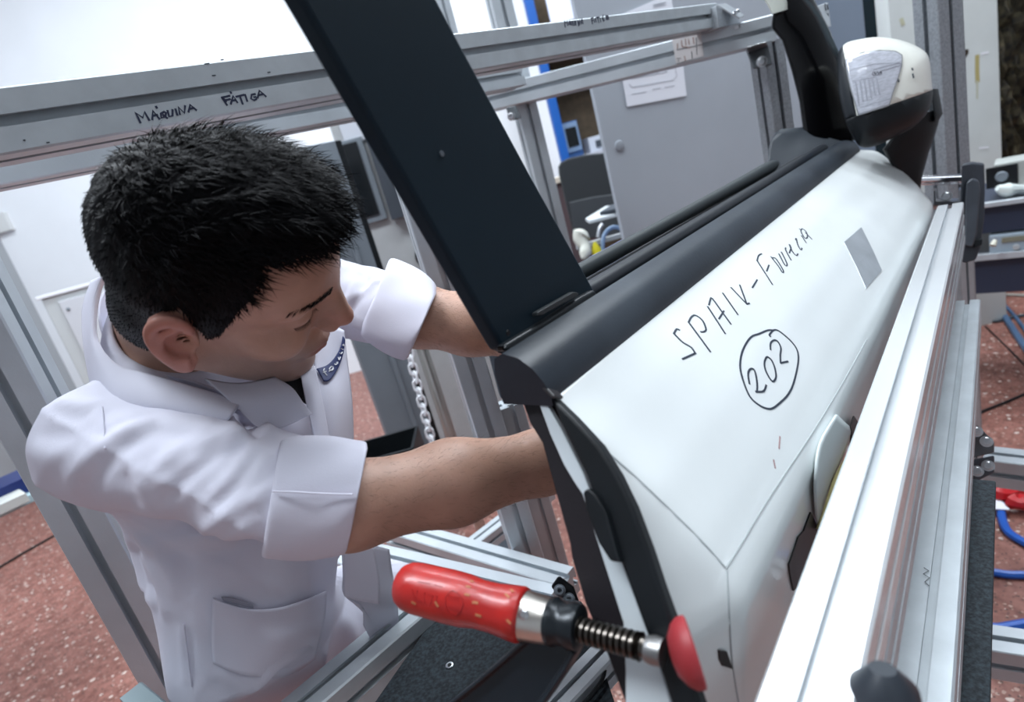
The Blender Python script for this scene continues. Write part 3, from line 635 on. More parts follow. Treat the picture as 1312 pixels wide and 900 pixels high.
# dark glazed door gap and grey blue cabinet behind the mirror
t = upx('server_cabinet', 1040, 1108, 30, mat('grey_blue_panel', (.20, .25, .32), .5), None, .03, 0, 0, 3.0, vplane(1080, 30, 2.8, 80)); tag(t, 'grey-blue steel cabinet between the pillar and the mirror', 'cabinet')
t = upx('dark_glass_door', 1102, 1142, 30, mat('dark_teal_glass', (.012, .03, .042), .15), None, .03, 0, 0, 3.2, vplane(1120, 30, 3.2, 90)); tag(t, 'dark teal glass door strip above the mirror, beside the column', 'door')
# rocky dark strip, blue strip
rk = vplane(1295, 90, 3.4, 92)
t = thing('stone_pier', 'dark rough mossy stone pier at the right edge beyond the column', 'pier', (rk[0].x, rk[0].y, 0))
A = on_plane(1268, 90, rk[0], rk[1]); B = on_plane(1340, 90, rk[0], rk[1]); wd_ = (B-A).dot(rk[2]); nx, nz = 22, 90; V = []; 
for j in range(nz+1):
    for i in range(nx+1):
        p = A+rk[2]*(wd_*i/nx); p.z = 5.1*j/nz; V.append(p+rk[1]*(rng.uniform(-.03, .03)+.02*math.sin(i*2.1+j*.7)))
for j in range(nz+1):
    for i in (0, nx): p = A+rk[2]*(wd_*i/nx)-rk[1]*.4; p.z = 5.1*j/nz; V.append(p)
Fc = [(j*(nx+1)+i, j*(nx+1)+i+1, (j+1)*(nx+1)+i+1, (j+1)*(nx+1)+i) for j in range(nz) for i in range(nx)]; b = (nx+1)*(nz+1)
for j in range(nz):
    Fc.append((j*(nx+1), (j+1)*(nx+1), b+2*j+2, b+2*j)); Fc.append((j*(nx+1)+nx, (j+1)*(nx+1)+nx, b+2*j+3, b+2*j+1)); Fc.append((b+2*j, b+2*j+1, b+2*j+3, b+2*j+2))
mesh('rough_face', V, Fc, ROCK, t)
t = upx('blue_pipe_board', 1309, 1330, 40, mat('sky_blue_board', (.05, .20, .50), .5), None, .04, .15, on_plane(1310, 82, rk[0], rk[1]).z, 4.2, vplane(1315, 40, 3.2, 92)); tag(t, 'narrow sky-blue board at the top right corner', 'board')
# shelf bench on the right with devices
sb = vplane(1280, 260, 2.35, 134); n = sb[1]; d = sb[2]
t = thing('steel_shelf_bench', 'dark navy steel shelf bench with light front edges at right', 'shelving', (sb[0].x, sb[0].y, 0))
for (ya, yb, yc) in ((257, 263, 298), (323, 331, 376)):
    A = on_plane(1175, ya+8, sb[0], n); za = on_plane(1280, ya, sb[0], n).z; zb = on_plane(1280, yb, sb[0], n).z; zc_ = on_plane(1280, yc, sb[0], n).z
    c = Vector((A.x, A.y, 0))+d*.45
    box('shelf_edge', c+Z*(za+zb)/2+n*.005, d, n, Z, 1.0, .03, za-zb, ALU, t); box('shelf_fascia', c+Z*(zb+zc_)/2-n*.02, d, n, Z, 1.0, .02, zb-zc_, NAVYP, t)
    box('shelf_board', c+Z*(za-.02)-n*.28, d, n, Z, 1.0, .5, .02, NAVYP, t)
for a in (0., .9):
    box('leg', Vector((A.x, A.y, 0))+d*a-n*.3+Z*.35, d, n, Z, .05, .05, .7, NAVYP, t)
f1 = W(1292, 222, 2.4); t = thing('vented_device', 'grey bench device with a dark vent grille on the right shelf', 'device', tuple(f1))
box('case', f1+d*.04-n*.02, d, n, Z, .17, .14, .11, mat('warm_grey_case', (.36, .38, .36), .5), t, .01); box('grille', f1-d*.02+n*.055, d, n, Z, .10, .01, .085, BPL, t); lathe('fan_hub', f1-d*.02+n*.061, n, [(0, .022), (.006, .018)], GREYC, t, 16)
t = tube('plastic_bag', [W(1278, 241, 2.35), W(1290, 244, 2.35), W(1305, 243, 2.35), W(1330, 245, 2.35)], [.012, .03, .02, .03], mat('crumpled_plastic', (.62, .68, .66), .3, bump=.7, bscale=60), None, 10, res=5); tag(t, 'crumpled white plastic bag below the vented device', 'bag')
f2 = W(1302, 306, 2.4); t = thing('bench_meter', 'pale blue-grey bench meter on the lower right shelf', 'meter', tuple(f2))
box('case', f2, d, n, Z, .17, .12, .075, mat('pale_bluegrey_case', (.30, .37, .43), .5), t, .006); box('display', f2+n*.062+d*.01+Z*.015, d, n, Z, .11, .006, .022, mat('olive_display', (.20, .20, .15), .4), t); lathe('knob', f2+n*.06-Z*.02, n, [(0, .012), (.012, .010)], BEIGE, t, 14)
t = tube('white_plug', [W(1272, 315, 2.35), W(1275, 308, 2.35)], [.012, .018, .008], mat('cream_plug', (.55, .54, .45), .4), None, 10); tag(t, 'small cream plug on the lower right shelf', 'plug')
# cables on the floor at right
cable('floor_cable', [(1262, 374), (1280, 395), (1300, 425), (1330, 470)], STEELB, .016, 'thick slate-blue cable on the floor under the shelf', )
cable('floor_cable', [(1270, 374), (1300, 405), (1325, 440)], STEELB, .009, 'thinner slate-blue cable running beside the thick one')
cable('floor_cable', [(1242, 400), (1255, 408), (1275, 412), (1300, 406), (1330, 402)], DGREY, .009, 'dark looping cable on the floor below the shelf, near the rail')
cable('floor_cable', [(1245, 534), (1265, 525), (1290, 515), (1330, 498)], BPL, .006, 'thin black cable on the floor above the corner bracket')
cable('floor_cable', [(1262, 418), (1285, 440), (1320, 475)], BPL, .004, 'very thin dark wire running diagonally across the right floor')
cable('floor_cable', [(1240, 386), (1262, 383), (1290, 378), (1330, 380)], mat('beige_cable', (.3, .28, .25), .5), .01, 'beige cable lying along the shelf foot')
cable('blue_hose', [(1296, 628), (1284, 645), (1284, 665), (1294, 684), (1325, 702)], BLUEC, .013, 'bright blue hose curling on the floor beside the red wrapping')
cable('blue_hose', [(1240, 728), (1275, 734), (1300, 737), (1350, 736)], BLUEC, .012, 'straight bright blue hose, middle of the right floor')
cable('blue_hose', [(1240, 798), (1275, 805), (1300, 802), (1350, 793)], BLUEC, .013, 'lowest bright blue hose, just above the bottom aluminium bar')
for i, (pts, m, lb) in enumerate(((((1262, 611), (1280, 614), (1300, 612)), REDPL, 'red plastic wrapping nearest the corner bracket'), (((1268, 627), (1285, 634), (1300, 630), (1318, 618)), REDPL, 'red plastic wrapping curled round white plastic on the floor'), (((1284, 629), (1300, 622), (1318, 612)), WHITE, 'white plastic strip among red wrapping on the floor'), (((1296, 640), (1305, 645), (1320, 642)), REDPL, 'red plastic wrapping at the right edge'))):
    o = tube('plastic_wrapping', [on_h(x, y, .04) for x, y in pts], [.012, .032, .02, .03, .014], m, None, 8, res=4); tag(o, lb, 'wrapping')
o = slab('paper_scrap', [on_h(x, y, .03) for x, y in ((1264, 632), (1278, 636), (1294, 653), (1266, 652))], -Z, .004, PAPER); tag(o, 'torn white paper scrap on the floor below the bracket', 'paper')
# ================================================================== the car door
S0 = W(708, 508, .42); HB = S0.z
DN = Vector((D2.x, D2.y, 0))                    # outward normal of the door
def dpt(s, o, h): return S0+D1*s+DN*o+Z*(h-HB)
_ap = [(HB+.02, -.004), (HB, 0), (HB-.03, .032), (HB-.07, .066), (HB-.11, .092), (HB-.145, .110), (HB-.155, .1135), (HB-.18, .109), (HB-.24, .10), (HB-.34, .09), (HB-.6, .05)]
def skin_o(s, h):
    hs = [a for a, _ in _ap][::-1]; os_ = [b for _, b in _ap][::-1]
    o = float(np.interp(h, hs, os_)); k = min(1, max(0, s/1.2))
    return o*(1+.28*k) - .48*max(0, min(.1, .0 - s))*min(1, max(0, (HB-.01-h)/.05))
def ray_door(px, py, f=skin_o):
    r = ray(px, py); lo, hi = .15, 3.0; prev = None
    for t in np.linspace(lo, hi, 900):
        p = CAM+r*float(t); v = p-S0; s, o, h = v.dot(D1), v.dot(DN), p.z; g = o-f(s, h)
        if prev is not None and prev[1] > 0 and g <= 0:
            return s, h
        prev = (t, g)
    return None
DOOR = thing('car_door', 'white car door shell clamped upright with black belt moulding, handwriting and side mirror', 'car door', tuple(dpt(.6, 0, .62)))

near_px = [(708, 508), (735, 536), (768, 572), (792, 612), (812, 655), (832, 710), (848, 760), (864, 805), (882, 860), (895, 900)]
near = [ray_door(*q) or (0, HB) for q in near_px]
near = sorted([(h, s) for s, h in near]); hN = [a for a, _ in near]; sN = [b for _, b in near]
def s_near(h):
    if h < hN[0]: return sN[0]-.04*(hN[0]-h)/.3
    return float(np.interp(h, hN, sN))
def s_far(h): return float(np.interp(HB-h, [0, .02, .06, .12, .2, .6], [1.46, 1.56, 1.50, 1.44, 1.40, 1.38]))
hs = [HB-.7*(k/60.)**1.35 for k in range(61)]; us = [(k/70.)**1.5 for k in range(71)]
V = []; 
for h in hs:
    a, b = s_near(h), s_far(h)
    for u_ in us: s = a+(b-a)*u_; V.append(S0+D1*s+DN*(skin_o(s, h)-.022*max(0, (s-(b-.10))/.10)**2)+Z*(h-HB))
nc = len(us); Fc = [(i*nc+j, i*nc+j+1, (i+1)*nc+j+1, (i+1)*nc+j) for i in range(len(hs)-1) for j in range(nc-1)]
outer = mesh('outer_panel', V, Fc, WPAINT, DOOR, 'auto'); md = outer.modifiers.new('solid', 'SOLIDIFY'); md.thickness = .004
cen = S0+D1*.7-DN*.3+Z*-.3
md.offset = -1
bpy.context.view_layer.update()
# make sure solidify grows inward: flip so normals face outward
if outer.data.polygons[len(outer.data.polygons)//2].normal.dot(DN) < 0: outer.data.flip_normals()
ohit = bvh_hit(outer)
# belt moulding
sec = [(.001, -.006), (.002, .002), (-.001, .012), (-.008, .023), (-.019, .032), (-.033, .036), (-.042, .032), (-.046, .020), (-.046, -.006)]
SS = list(np.linspace(-.004, 1.40, 60))
rings = [[dpt(s, o, HB+h) for o, h in sec] for s in SS]
bm_ = loft('belt_moulding', rings, mat('belt_rubber', (.014, .020, .029), .38, spec=.35, col2=(.032, .042, .055), nscale=7, bump=.06, stretch=(1, 1, 1)), DOOR)
# inner trim rolls and deck
def hp_(x, y, h): return on_h(x, y, HB+h)
tube('trim_roll', [dpt(s, -.063, HB+.029) for s in (.09, .5, .9, 1.33)], [.0115]*4, mat('roll_black', (.008, .011, .016), .4, spec=.35), DOOR, 16, res=6)
tube('trim_roll', [dpt(s, -.091, HB+.044) for s in (.10, .4, .7, .95, 1.02)], [.009, .009, .010, .013, .004], mat('roll_grey', (.020, .027, .030), .5, spec=.35), DOOR, 16, res=6)
slab('inner_deck', [dpt(s, o, HB+h) for s, o, h in ((.06, -.046, .018), (1.36, -.046, .018), (1.36, -.098, .032), (.06, -.098, .032))], -Z, .02, BPL, DOOR)
box('inner_trim', S0+D1*.74-DN*.058-Z*.32, D1, DN, Z, 1.30, .018, .62, BPL, DOOR, .004)
# rear jamb of the door: black seal, white strips, dark trim, latch
JN = (D1*.88-Z*.475).normalized()
def jq(pix, off=0.): return [on_plane(x, y, S0+D1*(-.004)-JN*off, JN) for x, y in pix]
seal = [(706, 509), (717, 542), (750, 609), (770, 665), (793, 716), (826, 808), (848, 868), (868, 930), (905, 930), (893, 894), (881, 858), (862, 800), (846, 755), (830, 706), (810, 652), (790, 610), (766, 571), (733, 535)]
slab('door_seal', jq(seal, .001), JN, .012, BPL, DOOR, .003)
slab('inner_jamb_trim', jq([(640, 453), (650, 470), (660, 491), (678, 542), (694, 568), (706, 612), (729, 696), (732, 716), (750, 777), (772, 825), (800, 900), (812, 940), (850, 940), (830, 800), (700, 500), (680, 468)], -.010), JN, .010, INNER, DOOR, .002)
slab('belt_end_cap', jq([(642, 452), (650, 466), (668, 478), (690, 496), (708, 512), (711, 508), (690, 486), (668, 462), (652, 452)], .004), JN, .012, mat('end_cap', (.02, .018, .02), .4), DOOR, .002)
slab('jamb_strip', jq([(686, 506), (690, 506), (700, 518), (720, 552), (747, 606), (757, 632), (750, 640), (735, 618), (722, 596), (704, 556)], -.004), JN, .006, WPRIM, DOOR, .001)
slab('jamb_sheet', jq([(735, 600), (757, 630), (795, 716), (828, 808), (850, 868), (868, 932), (801, 932), (801, 860), (798, 798), (765, 695)], -.006), JN, .006, WPRIM, DOOR, .001)
slab('latch_cover', jq([(746, 630), (753, 626), (762, 634), (775, 655), (792, 715), (796, 722), (781, 720), (766, 696), (750, 655)], .006), JN, .012, BPL, DOOR, .003)
# window-frame board (rear pillar trim)
PN = DN
def pq(pix, off=-.046): return [on_plane(x, y, S0+DN*off, PN) for x, y in pix]
pil = slab('pillar_trim', pq([(645, 449), (640, 440), (383, -6), (340, -80), (520, -80), (560, -3), (590, 54), (680, 222), (762, 371), (767, 380), (752, 392), (700, 424), (655, 449)]), -DN, .016, SLATE, DOOR, .004); pil['label'] = 'slate-black flat pillar trim crossing the picture'
slab('pillar_foot', pq([(648, 441), (700, 410), (745, 380), (762, 371), (768, 381), (752, 393), (702, 424), (655, 450), (646, 450)], -.040), -DN, .010, mat('foot_black', (.010, .014, .018), .4), DOOR, .003)
slab('foot_clip', pq([(689, 400), (735, 374), (741, 375), (742, 379), (696, 404), (688, 405)], -.038), -DN, .006, mat('foot_clip_grey', (.028, .033, .036), .5), DOOR, .001)
slab('pillar_edge', pq([(641, 441), (386, -6), (382, -6), (509, 214), (637, 444), (648, 451)], -.060), -DN, .010, BPL, DOOR, .002)
lathe('clip_dot', pq([(566, 197)], -.0455)[0], DN, [(0, .0022), (.0006, .002)], mat('dot', (.09, .11, .13), .5), pil, 14)
lathe('screw_hole', pq([(651, 427)], -.0395)[0], DN, [(0, .0025), (.0006, .0022)], BPL, pil, 12)
# front pillar (mirror end): black glossy post, cream tip, corner cover
def ringz(x0, y0, x1, y1, z, dz, n=18, sq=.7):
    a, b = W(x0, y0, z), W(x1, y1, z+.02); c = (a+b)/2; u_ = (b-a)/2; v_ = (c-CAM).normalized()*dz
    R_ = []
    for k in range(n):
        t = 2*math.pi*k/n; ct, st = math.cos(t), math.sin(t); R_.append(c+u_*math.copysign(abs(ct)**sq, ct)+v_*math.copysign(abs(st)**sq, st))
    return R_
loft('front_pillar', [ringz(1032, 182, 1100, 180, 1.42, .035), ringz(1029, 168, 1096, 160, 1.42, .035), ringz(1024, 130, 1088, 122, 1.42, .033), ringz(1014, 90, 1078, 82, 1.41, .03), ringz(1002, 52, 1064, 40, 1.4, .03), ringz(988, 36, 1050, 12, 1.4, .03), ringz(990, 14, 1036, -16, 1.39, .03), ringz(985, -20, 1018, -50, 1.38, .03)], GLOSSB, DOOR)
tube('gloss_highlight_strip', [W(1022, -12, 1.34), W(1048, 22, 1.35), W(1066, 58, 1.36), (W(1082, 90, 1.37))], [.004, .006, .007, .004], mat('gloss_highlight_tone', (.06, .08, .09), .25, .4), DOOR, 8, res=5)  # added lighter strip standing in for the gloss highlight on the pillar
loft('pillar_tip', [ringz(989, 18, 1009, 12, 1.36, .02), ringz(984, 8, 1009, 3, 1.36, .02), ringz(974, -8, 1004, -14, 1.36, .02)], mat('cream_plastic', (.50, .53, .48), .4), DOOR)
slab('corner_cover', [W(984, 212, 1.40), W(983, 196, 1.40), W(986, 180, 1.40), W(996, 172, 1.40), W(1030, 169, 1.40), W(1060, 176, 1.40), W(1082, 184, 1.40), W(1050, 205, 1.36), W(1010, 226, 1.33)], (D1*1+Z*.3), .04, mat('corner_grey', (.022, .029, .038), .45, spec=.35), DOOR, .008)
# ---- side mirror
mz = 1.30; mc0 = W(1135, 118, mz); mv = (mc0-CAM).normalized()
MIR = bpy.data.objects.new('side_mirror', None)
out = [(1073, 90), (1074, 68), (1083, 56), (1098, 51), (1125, 47.5), (1152, 51), (1172, 58), (1187, 68), (1192, 82), (1194, 104), (1195, 124), (1188, 145), (1170, 163), (1148, 175), (1122, 187), (1104, 188.5), (1094, 178), (1082, 152), (1075, 120)]
outs = smoothstroke(out+[out[0]], 4)[:-1]
cx_, cy_ = 1135, 116
rings = []
for sc_, dz_ in ((.80, .085), (.93, .07), (1.0, .035), (1.0, .0), (.975, -.028), (.90, -.052), (.76, -.070), (.58, -.081), (.38, -.088), (.18, -.091)):
    rings.append([W(cx_+(x-cx_)*sc_, cy_+(y-cy_)*sc_, mz)+mv*dz_ for x, y in outs])
hous = loft('mirror_housing', rings, MIRP, DOOR, smooth=True); hous['label'] = 'door mirror housing with cream upper shell'
bpy.context.view_layer.update()
def cut(o, name, a, b, keep_above, m, parent, z=mz):
    """copy of o keeping only one side of the upright cut through two photo points"""
    me = o.data.copy(); bm = bmesh.new(); bm.from_mesh(me); mwi = o.matrix_world.inverted()
    A, B = mwi @ W(*a, z), mwi @ W(*b, z); nrm = (B-A).cross(mv).normalized()
    refv = (Vector(W(1135, 60, z))-W(1135, 180, z)) if abs(b[0]-a[0]) > abs(b[1]-a[1]) else (Vector(W(1180, 110, z))-W(1080, 110, z))
    if (nrm.dot(refv) > 0) != keep_above: nrm = -nrm
    bmesh.ops.bisect_plane(bm, geom=bm.verts[:]+bm.edges[:]+bm.faces[:], plane_co=A, plane_no=nrm, clear_inner=True)
    bmesh.ops.holes_fill(bm, edges=[e for e in bm.edges if e.is_boundary]); bm.to_mesh(me); bm.free()
    me.materials.clear(); me.materials.append(m); n_ = bpy.data.objects.new(name, me); COL.objects.link(n_)
    n_.location = WM[o.name]; WM[n_.name] = WM[o.name]; n_.parent = parent; n_.matrix_parent_inverse = pinv(parent); return n_
bpy.context.view_layer.update(); mh = bvh_hit(hous)
low = cut(hous, 'lower_shell', (1098, 148), (1193, 116), False, BPL, hous)
me_ = hous.data; tmp = cut(hous, 'tmp', (1098, 147.5), (1193, 115.5), True, MIRP, hous); hous.data = tmp.data; bpy.data.objects.remove(tmp)
bpy.context.view_layer.update()
bz = W(1083, 60, mz); 
# black rim on the inner side
rimo = cut(hous, 'mirror_rim', (1080, 55), (1100, 150), False, mat('rim_black', (.018, .022, .027), .42, spec=.3), hous)
tmp = cut(hous, 'tmp', (1080, 55), (1100, 150), True, MIRP, hous); hous.data = tmp.data; bpy.data.objects.remove(tmp)
def onmir(x, y, lift): 
    h = mh(x, y)
    if h: return h[0]+h[1]*lift
    return W(x, y, mz)-mv*.03
lensg = [[(1083.5, 78), (1104, 69), (1126, 66), (1146, 67), (1154.5, 72)], [(1086, 95), (1106, 88), (1126, 84), (1142, 84), (1154, 85)], [(1090, 114), (1107, 108), (1124, 105), (1138, 103), (1149, 102)], [(1095, 130), (1109, 128), (1122, 124), (1134, 121), (1143, 119)], [(1100, 148), (1110, 145), (1120, 141.5), (1130, 138.5), (1138, 135.5)]]
zav = [CAM]
le = patch('indicator_lens', [[onmir(x, y, .0022) for x, y in r] for r in lensg], LENS, hous, .002, 4)
edge = [p for p in lensg[0]]+[r[-1] for r in lensg[1:]]+lensg[-1][::-1][1:]+[r[0] for r in lensg[1:-1]][::-1]
tube('lens_gasket', [onmir(x, y, .0025) for x, y in edge], .0013, mat('gasket_grey', (.20, .21, .22), .5), hous, 6, closed=True)
lh = lambda x, y: (onmir(x, y, .0042), -mv)
for k in range(6):
    x = 1096+k*5.0; ink('lens_rib', [[(x, 106-k*1.2), (x+4, 133-k*2.4)]], lh, .0022, LENSD, le)
ink('lens_bar', [smoothstroke([(1118, 92), (1116, 96), (1119, 98), (1128, 96), (1126, 93), (1150, 86), (1149, 83), (1118, 91)], 3)], lh, .0012, mat('lens_line', (.22, .22, .26), .4), le)
ink('lens_mark', [[(1119, 94), (1120, 97), (1123, 93), (1124, 96), (1127, 93), (1128, 95.5)]], lh, .0018, BPL, le)
ink('lens_line', [[(1086, 92), (1118, 84), (1150, 82)], [(1092, 105), (1120, 100)], [(1102, 138), (1138, 128)]], lh, .001, LENSD, le)
ink('paint_chip', [[(1169, 95), (1170, 100)], [(1150, 102), (1151, 105)], [(1168, 88), (1169, 90)]], lambda x, y: (onmir(x, y, .001), -mv), .003, DGREY, hous)
loft('mirror_arm', [ringz(1165, 150, 1203, 140, 1.36, .03), ringz(1150, 168, 1203, 156, 1.37, .035), ringz(1138, 182, 1197, 176, 1.38, .035), ringz(1131, 192, 1190, 196, 1.39, .035), ringz(1140, 208, 1185, 214, 1.40, .032), ringz(1153, 225, 1181, 230, 1.41, .028), ringz(1166, 243, 1179, 246, 1.42, .02), ringz(1171, 249, 1177, 250, 1.42, .012)], BPL, hous)
loft('arm_cap', [ringz(1193, 114, 1202, 114, 1.36, .02), ringz(1194, 130, 1205, 128, 1.36, .022), ringz(1196, 148, 1208, 146, 1.36, .02), ringz(1197, 156, 1203, 154, 1.36, .01)], BPL, hous)
# ---- things on the door skin
def onskin(x, y, lift=.001):
    h = ohit(x, y); return (h[0]+h[1]*lift) if h else W(x, y, .6)
slab('silver_sticker', [onskin(x, y, .0012) for x, y in ((1081, 311), (1103, 292), (1117, 320), (1129, 347), (1109, 370), (1096, 341))], -DN, .001, mat('silver_foil', (.36, .39, .42), .45, .35, noise=.1), DOOR, 0)
kk = tr([[(60, 665), (75, 640), (92, 645)], [(60, 665), (110, 715), (160, 745), (180, 775)], [(110, 812), (185, 778)],
  [(270, 770), (145, 600)], [(145, 600), (160, 570), (185, 560), (225, 590), (245, 640), (232, 655), (215, 655)],
  [(355, 665), (255, 510)], [(262, 500), (270, 470), (280, 462), (330, 530), (388, 610)], [(320, 580), (348, 535)],
  [(342, 432), (428, 555)], [(480, 495), (390, 400)], [(480, 495), (440, 385)], [(480, 495), (495, 490)] , [(512, 400), (540, 355)],
  [(628, 382), (540, 245)], [(540, 245), (548, 215), (566, 205)], [(595, 305), (608, 270)],
  [(620, 222), (665, 280), (685, 312), (690, 300), (650, 235), (632, 228)], [(665, 205), (700, 270), (712, 262), (680, 195)], [(735, 240), (705, 185), (705, 170)], [(725, 200), (735, 170), (725, 150), (742, 190), (765, 215), (775, 205)], [(762, 125), (765, 115), (775, 155), (792, 182), (798, 172)], [(795, 100), (822, 140)], [(785, 62), (790, 66)], [(800, 60), (792, 75), (815, 115), (830, 105), (820, 75), (800, 60)], [(820, 85), (855, 120)]], 850, 280, 4.5)
hh = lambda x, y: ohit(x, y)
ink('handwriting', [smoothstroke(s, 3) for s in kk if len(s) > 1], hh, .0020, INK, DOOR)['kind'] = 'stuff'
cc = tr([[(375, 155), (365, 140), (400, 100), (440, 98), (500, 140), (570, 205), (620, 280), (632, 370), (610, 500), (575, 620), (530, 700), (470, 760), (400, 815), (350, 822), (280, 795), (200, 730), (150, 640), (105, 500), (95, 400), (120, 280), (190, 165), (270, 130), (350, 98), (400, 98)],
  [(180, 590), (168, 500), (190, 455), (225, 465), (245, 540), (252, 610), (250, 660)], [(240, 665), (310, 660), (335, 605)],
  [(352, 345), (385, 375), (415, 450), (425, 530), (400, 570), (370, 545), (330, 470), (318, 400), (335, 350), (352, 345)],
  [(375, 275), (375, 220), (405, 190), (440, 200), (470, 260), (465, 330), (468, 400)], [(468, 400), (535, 385)]], 935, 410, 7.2)
ink('handwriting', [smoothstroke(s, 4) for s in cc], hh, .0021, INK, DOOR)['kind'] = 'stuff'
ink('pencil_mark', [[(999, 560), (998, 575)], [(991, 590), (993, 600)]], hh, .0015, mat('faint_red', (.4, .25, .25), .6), DOOR)
# crease of the door skin, its shade drawn on as a thin darker line
ink('panel_crease_shade', [smoothstroke([(930, 728), (948, 700), (975, 655), (1004, 610), (1040, 556), (1080, 490), (1110, 436)], 4), smoothstroke([(775, 577), (815, 612), (860, 655), (900, 695), (929, 728)], 4), smoothstroke([(931, 732), (934, 790), (938, 850), (946, 900)], 4)], hh, .0008, mat('crease_shadow', (.42, .46, .47), .6), DOOR, .0007)
# openings near the rail
def opening(nm, pix, m, lift=.0015): return slab(nm, [onskin(x, y, lift) for x, y in pix], -DN, .0015, m, DOOR, 0)
opening('drain_hole', [(920, 832), (929, 833), (937, 856), (925, 852), (921, 844)], BPL)
opening('handle_opening', [(1037, 656), (1046, 676), (1046, 700), (1020, 752), (1015, 757), (1010, 733), (1009, 723), (1016, 703), (1021, 688), (1028, 680)], BPL)
opening('wiring_clip', [(1087, 532), (1093, 541), (1092, 560), (1088, 574), (1083, 566), (1084, 552), (1082, 545)], BPL, .006)
patch('flap_sheet', [[onskin(x, y, .004) for x, y in r] for r in ([(1066, 532), (1076, 540), (1086, 548)], [(1045, 570), (1060, 578), (1074, 584)], [(1038, 610), (1048, 615), (1058, 618)], [(1039, 650), (1045, 652), (1050, 650)], [(1043, 680), (1045, 680), (1046, 676)])], mat('flap_white', (.60, .66, .66), .4), DOOR, .002)
tube('plastic_strap', [onskin(x, y, .010) for x, y in ((1083, 572), (1071, 590), (1060, 612), (1051, 636), (1044, 658), (1040, 676))], [.006, .004, .005, .0045, .0045, .007], STRAP, DOOR, 8, res=4)
# ================================================================== screw clamp
CL = thing('screw_clamp', 'screw clamp with chipped red wooden handle, steel ferrule and black threaded spindle', 'clamp', tuple(W(740, 790, .42)))
h0, h1 = W(511, 748, .43), W(672, 789, .390); ax = (h1-h0); HL = ax.length
hr = .0178
hd = lathe('handle', h0, ax, [(0, .006), (.0015, .011), (.004, .0142), (.009, .0169), (.016, hr), (HL*.44, hr*1.02), (HL*.56, hr*.99), (HL*.66, hr*.90), (HL*.78, hr*.90), (HL*.90, hr*.98), (HL*.975, hr*1.02), (HL*.99, hr*.98), (HL, hr*.9)], REDP, CL, 48)
bpy.context.view_layer.update(); hhit = bvh_hit(hd)
ink('print_ring', [smoothstroke([(571, 765), (580, 757), (590, 764), (593, 775), (586, 788), (575, 785), (571, 775), (571, 765)], 4)], hhit, .0007, REDD, hd)
ink('print_bars', [[(575+3*k, 764+.6*k), (575+3*k, 780+.6*k)] for k in range(5)], hhit, .0008, REDD, hd)['kind'] = 'stuff'
ink('worn_print', [[(528, 756), (531, 768)], [(535, 757), (533, 770), (540, 771)], [(544, 760), (544, 773)], [(549, 762), (555, 764), (551, 775)], [(560, 764), (558, 776)], [(535, 745), (552, 748)], [(556, 749), (566, 752)]], hhit, .0007, REDD, hd)['kind'] = 'stuff'
ink('lacquer_chip', [[(598, 752), (602, 753)], [(603, 745), (606, 746)], [(596, 762), (601, 763)], [(606, 772), (612, 773)], [(648, 762), (652, 766)], [(655, 756), (657, 759)], [(528, 772), (532, 774)], [(610, 788), (616, 790)], [(558, 772), (561, 777)], [(650, 795), (654, 799)]], hhit, .0016, REDW, hd)['kind'] = 'stuff'
f0, f1 = W(668, 788, .392), W(706, 797, .382)
fe = lathe('ferrule', f0, f1-f0, [(0, .0163), (.0008, .0168), (.004, .0161), ((f1-f0).length*.8, .0148), ((f1-f0).length, .0142)], mat('scratched_steel', (.66, .63, .58), .3, 1., noise=.12, bump=.2, bscale=80), CL, 40)
bpy.context.view_layer.update(); fh = bvh_hit(fe)(671, 788) or (f0, CAM-f0); lathe('rivet', fh[0]-fh[1]*.0008, fh[1], [(0, .0034), (.0012, .0034), (.0022, .0022)], ZINC, fe, 16)
s0, s1 = W(700, 795, .384), W(846, 836, .336)
sa = s1-s0; SL = sa.length; prof = [(0, .0075)]; pitch = .0042; kx = .016
while kx < SL*.80:
    prof += [(kx, .0060), (kx+pitch*.22, .0081), (kx+pitch*.62, .0081), (kx+pitch*.84, .0060)]; kx += pitch
prof += [(kx+.001, .0085), (kx+.002, .0060), (SL*.90, .0052), (SL*.93, .0045), (SL, .0045)]
lathe('spindle', s0, sa, prof, mat('oiled_dark_steel', (.10, .09, .08), .28, 1.), CL, 32)
pc = W(866, 840, .326); pd = (D1*-.12+DN*-.75+Z*-.35).normalized()
pad = lathe('pressure_pad', pc-pd*.006, (lambda a_, v_: a_-v_*a_.dot(v_))((W(905, 831, .330)-W(866, 840, .328)).normalized(), (W(866, 840, .33)-CAM).normalized()), [(-.008, .003), (-.007, .010), (-.003, .0160), (.001, .0188), (.005, .0192), (.006, .018)], REDPAD, CL, 36)
lathe('pad_socket', s1-sa.normalized()*.008, sa, [(0, .0075), (.004, .0085), (.010, .008)], mat('dull_steel', (.3, .3, .3), .4, 1.), CL, 24)
